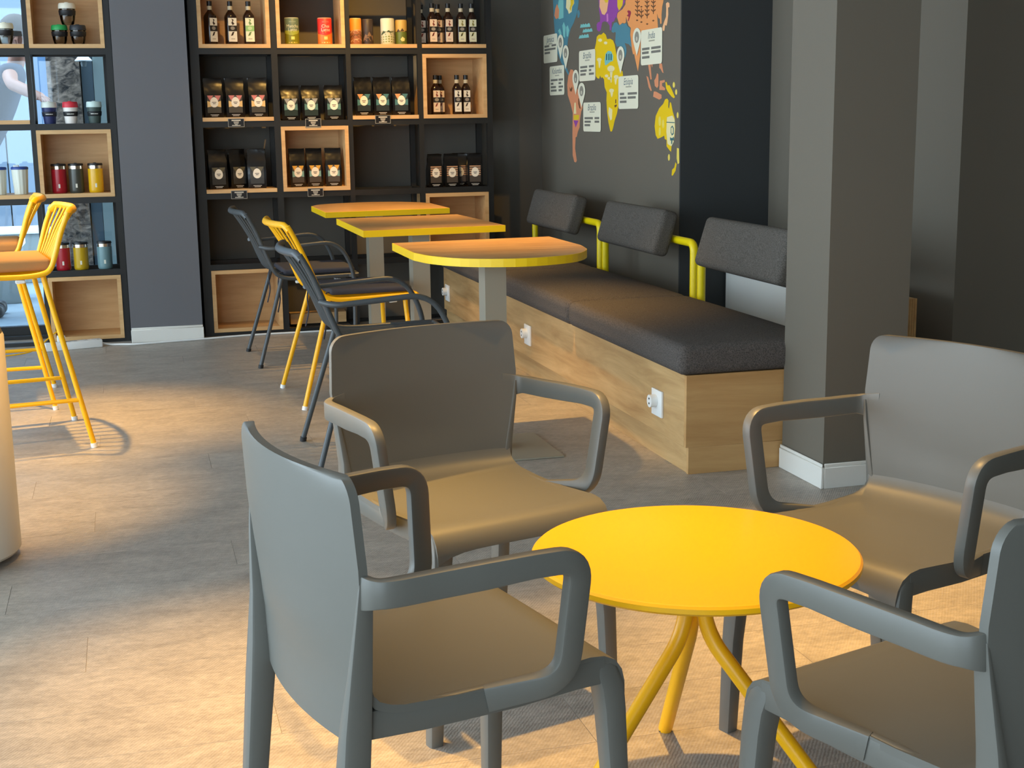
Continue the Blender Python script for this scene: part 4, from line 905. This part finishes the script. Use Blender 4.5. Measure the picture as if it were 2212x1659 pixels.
("pacific_island","lemon",0,[(6256,1087),(6232,1085),(6226,1016),(6244,1010),(6258,1037)]),
("pacific_island","yellow",0,[(6273,1018),(6258,1010),(6272,977),(6307,952),(6321,954),(6315,981),(6286,993)]),
("australia","yellow",0,[(6413,1319),(6387,1323),(6369,1313),(6372,1281),(6360,1273),(6350,1305),(6336,1302),(6314,1260),(6288,1228),(6281,1180),(6290,1137),(6324,1099),(6331,1067),(6353,1075),(6389,1093),(6390,1123),(6415,1128),(6420,1144),(6456,1136),(6508,1127),(6535,1146),(6550,1190),(6536,1239),(6489,1277),(6437,1298)]),
("cup","cream",1,[(6385,1233),(6316,1241),(6285,1220),(6283,1175),(6296,1116),(6324,1094),(6375,1104),(6391,1163)]),
("cup_lid_line","teal",2,[(6390,1211),(6286,1209),(6286,1205),(6390,1207)]),
("cup_ring","teal",2,[(6333,1185),(6312,1193),(6295,1180),(6297,1153),(6317,1145),(6334,1158)]),
("cup_ring_hole","cream",3,[(6325,1181),(6312,1186),(6303,1177),(6304,1158),(6316,1153),(6324,1161)]),
("cup_bow","teal",2,[(6342,1137),(6317,1132),(6294,1140),(6294,1121),(6311,1124),(6316,1105),(6327,1105),(6325,1124),(6339,1120)]),
("surfer","lemon",1,[(6462,1214),(6464,1202),(6471,1193),(6480,1190),(6489,1193),(6495,1202),(6498,1214),(6496,1227),(6489,1236),(6481,1239),(6472,1236),(6465,1227)]),
("surfer","lemon",1,[(6421,1201),(6422,1190),(6428,1182),(6435,1179),(6442,1182),(6448,1190),(6450,1201),(6448,1212),(6443,1220),(6436,1223),(6428,1220),(6423,1212)]),
("surfer","lemon",1,[(6466,1163),(6467,1152),(6472,1144),(6479,1141),(6486,1144),(6491,1152),(6493,1163),(6491,1173),(6486,1181),(6480,1184),(6473,1182),(6468,1174)]),]
CARDS=[(8.435,8.151,1.569,1.737),(8.311,8.017,1.371,1.545),(7.735,7.449,1.440,1.611),(7.662,7.358,1.156,1.319),(7.071,6.774,1.278,1.448),(6.738,6.450,1.493,1.666),]
PINS=[(8.087,0.060,1.725,1.583),(7.986,0.060,1.658,1.519),(7.799,0.058,1.509,1.366),(7.691,0.065,1.432,1.291),(7.039,0.058,1.604,1.462),(6.796,0.058,1.683,1.544),]

# ------------------------------------------------------------------ painted map on the right wall
mural = thing('wall_map', 'colourful illustrated world map with text cards on the grey wall above the bench', 'wall map', (XM, YB, 0))
MC = {'steel': (82, 136, 152), 'aqua': (126, 196, 192), 'teal': (48, 104, 112), 'salmon': (224, 146, 104), 'peach': (246, 186, 134), 'orange': (240, 158, 92), 'cream': (240, 226, 170), 'mustard': (232, 196, 40), 'yellow': (240, 200, 6), 'lemon': (240, 216, 96), 'purple': (150, 74, 160), 'pink': (206, 124, 192), 'magenta': (160, 50, 74), 'brown': (112, 74, 48)}
def wallM(lift): return Matrix(((0, 0, -1, -lift), (-1, 0, 0, 0), (0, 1, 0, 0), (0, 0, 0, 1)))   # x -> -Y, y -> Z, out -> -X
for nm, col, lv, pl in MAP:
    poly = [(YB-a/1000.0, b/1000.0) for a, b in pl]
    poly = [(x, min(z, 2.2)) for x, z in poly]
    prism(poly, 0.0006, nm, mat('map_'+col, MC[col], 0.65), mural, wallM(0.0003+0.0007*lv))
CT = ['Jamaica', 'Kolumbia', 'Braz\u00edlia', 'Braz\u00edlia', 'Eti\u00f3pia', 'India']
LINES = [[(0.08, 0.42, 0.60), (0.60, 0.92, 0.60), (0.08, 0.88, 0.48), (0.08, 0.48, 0.36)][:4], [(0.08, 0.56, 0.52), (0.62, 0.92, 0.52), (0.08, 0.26, 0.40), (0.62, 0.80, 0.40), (0.08, 0.44, 0.28), (0.62, 0.92, 0.28), (0.08, 0.48, 0.16), (0.62, 0.84, 0.16)],
         [(0.08, 0.52, 0.46), (0.62, 0.92, 0.46), (0.08, 0.48, 0.34), (0.62, 0.76, 0.34), (0.08, 0.42, 0.22), (0.62, 0.92, 0.22)], [(0.08, 0.56, 0.46), (0.66, 0.92, 0.46), (0.08, 0.44, 0.34), (0.66, 0.92, 0.34), (0.08, 0.40, 0.22)],
         [(0.08, 0.30, 0.46), (0.48, 0.94, 0.46), (0.08, 0.42, 0.34), (0.48, 0.88, 0.34), (0.08, 0.42, 0.22)], [(0.06, 0.42, 0.46), (0.50, 0.94, 0.46), (0.06, 0.38, 0.35), (0.50, 0.94, 0.35), (0.06, 0.42, 0.22)]]
for (ya, yb, za, zb), word, ln in zip(CARDS, CT, LINES):
    x0, x1 = YB-ya, YB-yb; w = x1-x0; h = zb-za
    c = prism(rounded_poly(x0, x1, za, zb, 0.016), 0.001, 'text_card', M_card, mural, wallM(0.0032))
    me = text_mesh(word, 0.050, 0.25); me.transform(wallM(0.0044) @ Matrix.Translation(((x0+x1)/2, za+h*0.82, 0))); me.materials.clear(); me.materials.append(M_inkblue)
    o = bpy.data.objects.new('card_heading', me); COL.objects.link(o); o.parent = c
    prism([(x0+w*0.38, za+h*0.65), (x0+w*0.66, za+h*0.65), (x0+w*0.66, za+h*0.69), (x0+w*0.38, za+h*0.69)], 0.0003, 'card_line', cmat((176, 172, 152)), c, wallM(0.0043))
    for a, b, z in ln:
        prism([(x0+w*a, za+h*z-0.006), (x0+w*b, za+h*z-0.006), (x0+w*b, za+h*z+0.006), (x0+w*a, za+h*z+0.006)], 0.0003, 'card_line', M_ink, c, wallM(0.0043))
for yc_, hw_, zt_, zb_ in PINS:
    xc = YB-yc_; H = zt_-zb_; zc = zt_-H*0.33; pl = []
    for k in range(15):
        a = math.radians(-25+230*k/14); pl.append((xc+hw_*math.cos(a), zc+H*0.33*math.sin(a)))
    pl.append((xc, zb_))
    p = prism(pl, 0.001, 'map_pin', M_card, mural, wallM(0.0036))
    e = [(xc+hw_*0.55*math.cos(q), zc+H*0.21*math.sin(q)) for q in [2*math.pi*k/14 for k in range(14)]]; prism(e, 0.0004, 'pin_emblem', cmat((150, 146, 132)), p, wallM(0.0047))
    e = [(xc+hw_*0.22*math.cos(q), zc-H*0.06+H*0.08*math.sin(q)) for q in [2*math.pi*k/10 for k in range(10)]]; prism(e, 0.0003, 'pin_emblem', cmat((206, 200, 180)), p, wallM(0.0052))

# ------------------------------------------------------------------ street outside the window
M_pave = mat('street_paving', (120, 132, 142), 0.5); mottle(M_pave, (104, 118, 130), (134, 146, 154), 1.4, (1, 1, 1), 4)
M_stone = mat('rough_stone', (90, 80, 74), 0.9)
mottle(M_stone, (40, 34, 32), (176, 150, 130), 13, (1, 1, 1.6), 8, 0.35, 0.72, dist=1.2); bump(M_stone, 12, 0.8, 0.03)
M_fac = mat('blue_grey_facade', (128, 142, 160), 0.6)
M_pale = mat('pale_facade', (122, 132, 128), 0.6)
struct(box('ground_street', -14, 10, 8.66, 30, -0.30, -0.10, M_pave))
tag(box('stone_step', -4.6, -0.02, 8.70, 9.75, -0.0995, 0.03, M_pave), 'pale stone step outside the street window', 'step')
t = thing('stone_pier', 'rough dark stone pier outside the street window', 'pier', (-0.345, 10.2, -0.0995))
box('pier', -0.125, 0.095, 0, 0.6, 0, 3.6, M_stone, t)
tag(box('facade_panel', -0.2415, -0.165, 10.25, 10.9, -0.0995, 3.6, mat('grey_render', (88, 100, 108), 0.7)), 'grey rendered wall strip next to the stone pier', 'wall strip')
tag(box('pale_pilaster', -0.158, 0.4, 10.0, 10.6, -0.0995, 3.6, M_pale), 'pale green-grey pilaster outside the window beside the shelf', 'pilaster')
tag(box('white_downpipe', -0.53, -0.475, 10.35, 10.41, -0.0995, 3.6, mat('pipe_blue_white', (120, 156, 196), 0.4)), 'pale blue pipe beside the stone pier outside', 'pipe')
t = thing('street_building', 'blue-grey panelled building across the street beyond the window', 'building', (-5, 16, -0.0995))
for k in range(12): box('facade_panel', -5+k*1.1, -5+k*1.1+1.085, 0, 0.3, 0, 6.5, mat('facade_%d' % (k % 3), [(88, 96, 106), (98, 108, 120), (110, 120, 132)][k % 3], 0.5), t)
for i, (x, y) in enumerate(((-1.02, 11.2), (-0.86, 12.6))):
    t = thing('concrete_block', ['grey concrete block with a white top standing closer to the window', 'grey concrete block with a white top standing farther into the street'][i], 'block', (x, y, -0.0995), 0, 'concrete blocks in the street')
    box('block', -0.22, 0.22, -0.2, 0.2, 0, 0.42, mat('concrete', (128, 134, 132), 0.8), t, 0.01); box('white_top', -0.24, 0.24, -0.22, 0.22, 0.4205, 0.46, M_white, t, 0.005)
t = thing('wall_lamp', 'white shaded lamp fixed high outside the window', 'lamp', (-0.215, 9.99, 1.655))
MB().lathe([(0.055, 0.0), (0.058, 0.004), (0.02, 0.045), (0.0, 0.046), (0.0, 0.042), (0.018, 0.041), (0.053, 0.002)], 20).build('shade', M_white, t, True)
MB().tube([(0, 0, 0.044), (0, 0.0, 0.07), (0, 0.255, 0.07)], 0.006, 8).build('bracket', M_black, t, True)
MB().lathe([(0.0, -0.04), (0.016, -0.036), (0.022, -0.015), (0.012, 0.01), (0.0, 0.012)], 14).build('bulb', cmat((90, 96, 96)), t, True)

# person in the street reaching out
M_skin = mat('skin', (168, 112, 88), 0.5); M_shirt = mat('shirt_blue', (44, 54, 74), 0.85); M_trous = mat('trousers_dark', (50, 54, 64), 0.85); M_hair = mat('hair_brown', (58, 42, 32), 0.7)
def skin(name, joints, edges, m, parent, sub=2, rootv=0):
    me = bpy.data.meshes.new(name); me.from_pydata([j[:3] for j in joints], edges, []); o = bpy.data.objects.new(name, me); COL.objects.link(o); o.parent = parent
    md = o.modifiers.new('skin', 'SKIN'); me.skin_vertices.new() if not me.skin_vertices else None
    for v, j in zip(me.skin_vertices[0].data, joints): v.radius = (j[3], j[4] if len(j) > 4 else j[3]); v.use_root = False
    me.skin_vertices[0].data[rootv].use_root = True; md.use_smooth_shade = True
    s = o.modifiers.new('sub', 'SUBSURF'); s.levels = sub; s.render_levels = sub; me.materials.append(m); return o
P = thing('person', 'person in a dark blue T-shirt outside the window stretching out a bare forearm', 'person', (-0.70, 9.35, 0.0305))
J = [(-0.26, 0, 0.98, 0.07), (-0.13, 0, 1.18, 0.07), (0.03, 0, 1.42, 0.08), (0.09, 0, 1.57, 0.055), (0.105, 0, 1.64, 0.056), (0.125, 0, 1.72, 0.088, 0.078), (0.125, 0, 1.81, 0.080, 0.070),
     (0.06, -0.17, 1.53, 0.056), (0.07, -0.27, 1.485, 0.047), (0.084, -0.36, 1.449, 0.040), (0.175, -0.49, 1.405, 0.038), (0.228, -0.575, 1.378, 0.027), (0.250, -0.615, 1.367, 0.030, 0.018),
     (0.06, 0.17, 1.52, 0.056), (-0.13, 0.22, 1.31, 0.045), (-0.27, 0.20, 1.12, 0.034), (-0.32, 0.19, 1.05, 0.03, 0.016),
     (-0.27, -0.09, 0.90, 0.07), (-0.24, -0.10, 0.50, 0.055), (-0.27, -0.10, 0.09, 0.042), (-0.15, -0.10, 0.035, 0.034), (-0.27, 0.09, 0.90, 0.07), (-0.24, 0.10, 0.50, 0.055), (-0.27, 0.10, 0.09, 0.042), (-0.15, 0.10, 0.035, 0.034)]
E_ = [(0, 1), (1, 2), (2, 3), (3, 4), (4, 5), (5, 6), (2, 7), (7, 8), (8, 9), (9, 10), (10, 11), (11, 12), (2, 13), (13, 14), (14, 15), (15, 16), (0, 17), (17, 18), (18, 19), (19, 20), (0, 21), (21, 22), (22, 23), (23, 24)]
pd = (Vector(J[12][:3])-Vector(J[11][:3])).normalized(); ps_ = pd.cross(Vector((0, 0, 1))).normalized(); pu = ps_.cross(pd)
pc = Vector(J[12][:3])
FG = []
for off, ln in ((-0.020, 0.060), (-0.007, 0.070), (0.006, 0.066), (0.018, 0.052)):
    b0 = pc+pd*0.022+ps_*off; FG.append((b0+pd*ln*0.25, b0+pd*ln*0.65-pu*0.006, b0+pd*ln-pu*0.018))
b0 = pc-ps_*0.020-pd*0.012; FG.append((b0-ps_*0.012+pd*0.012, b0-ps_*0.022+pd*0.030-pu*0.004, b0-ps_*0.026+pd*0.048-pu*0.010))
for fg in FG:
    prev = 12
    for k, p in enumerate(fg): J.append((*p, 0.0095-0.001*k)); E_.append((prev, len(J)-1)); prev = len(J)-1
skin('body', J, E_, M_skin, P)
skin('shirt', [(-0.28, 0, 0.94, 0.15), (-0.13, 0, 1.18, 0.14), (0.03, 0, 1.42, 0.15), (0.085, 0, 1.54, 0.075), (0.06, -0.18, 1.53, 0.074), (0.068, -0.255, 1.495, 0.068), (0.06, 0.18, 1.52, 0.074), (-0.04, 0.205, 1.41, 0.064)], [(0, 1), (1, 2), (2, 3), (2, 4), (4, 5), (2, 6), (6, 7)], M_shirt, P)
skin('trousers', [(-0.26, 0, 0.98, 0.135), (-0.27, -0.09, 0.88, 0.102), (-0.24, -0.10, 0.50, 0.076), (-0.27, -0.10, 0.10, 0.062), (-0.27, 0.09, 0.88, 0.102), (-0.24, 0.10, 0.50, 0.076), (-0.27, 0.10, 0.10, 0.062)], [(0, 1), (1, 2), (2, 3), (0, 4), (4, 5), (5, 6)], M_trous, P)
hr = MB(); rs = []
for k in range(7):
    a = math.pi/2*k/6*1.15; r = math.sin(a); rs.append([(0.105+0.108*r*math.cos(q), 0.094*r*math.sin(q), 1.775+0.115*math.cos(a)) for q in [2*math.pi*i/18 for i in range(18)]])
hr.rings(rs, cap=False).build('hair', M_hair, P, True, 80)
for s in (-1, 1):
    MB().lathe([(0.0, -0.006), (0.006, -0.004), (0.006, 0.004), (0.0, 0.006)], 10, 0.208, s*0.030).build('eye', cmat((40, 36, 34)), P, True).location = (0, 0, 1.735)
    MB().tube([(0.115, s*0.078, 1.745), (0.105, s*0.088, 1.725), (0.11, s*0.080, 1.70)], [0.008, 0.012, 0.007], 8).build('ear', M_skin, P, True)
MB().tube([(0.205, 0, 1.735), (0.228, 0, 1.700), (0.210, 0, 1.690)], [0.006, 0.011, 0.007], 10).build('nose', M_skin, P, True)
MB().tube([(0.200, -0.022, 1.662), (0.208, 0, 1.660), (0.200, 0.022, 1.662)], 0.005, 8).build('mouth', cmat((170, 100, 92)), P, True)
for s in (-1, 1): mobj('shoe', softbox(0.27, 0.10, 0.085, 0.035, 0.0, 4), M_capblack, P, (-0.225, s*0.10, 0.0))
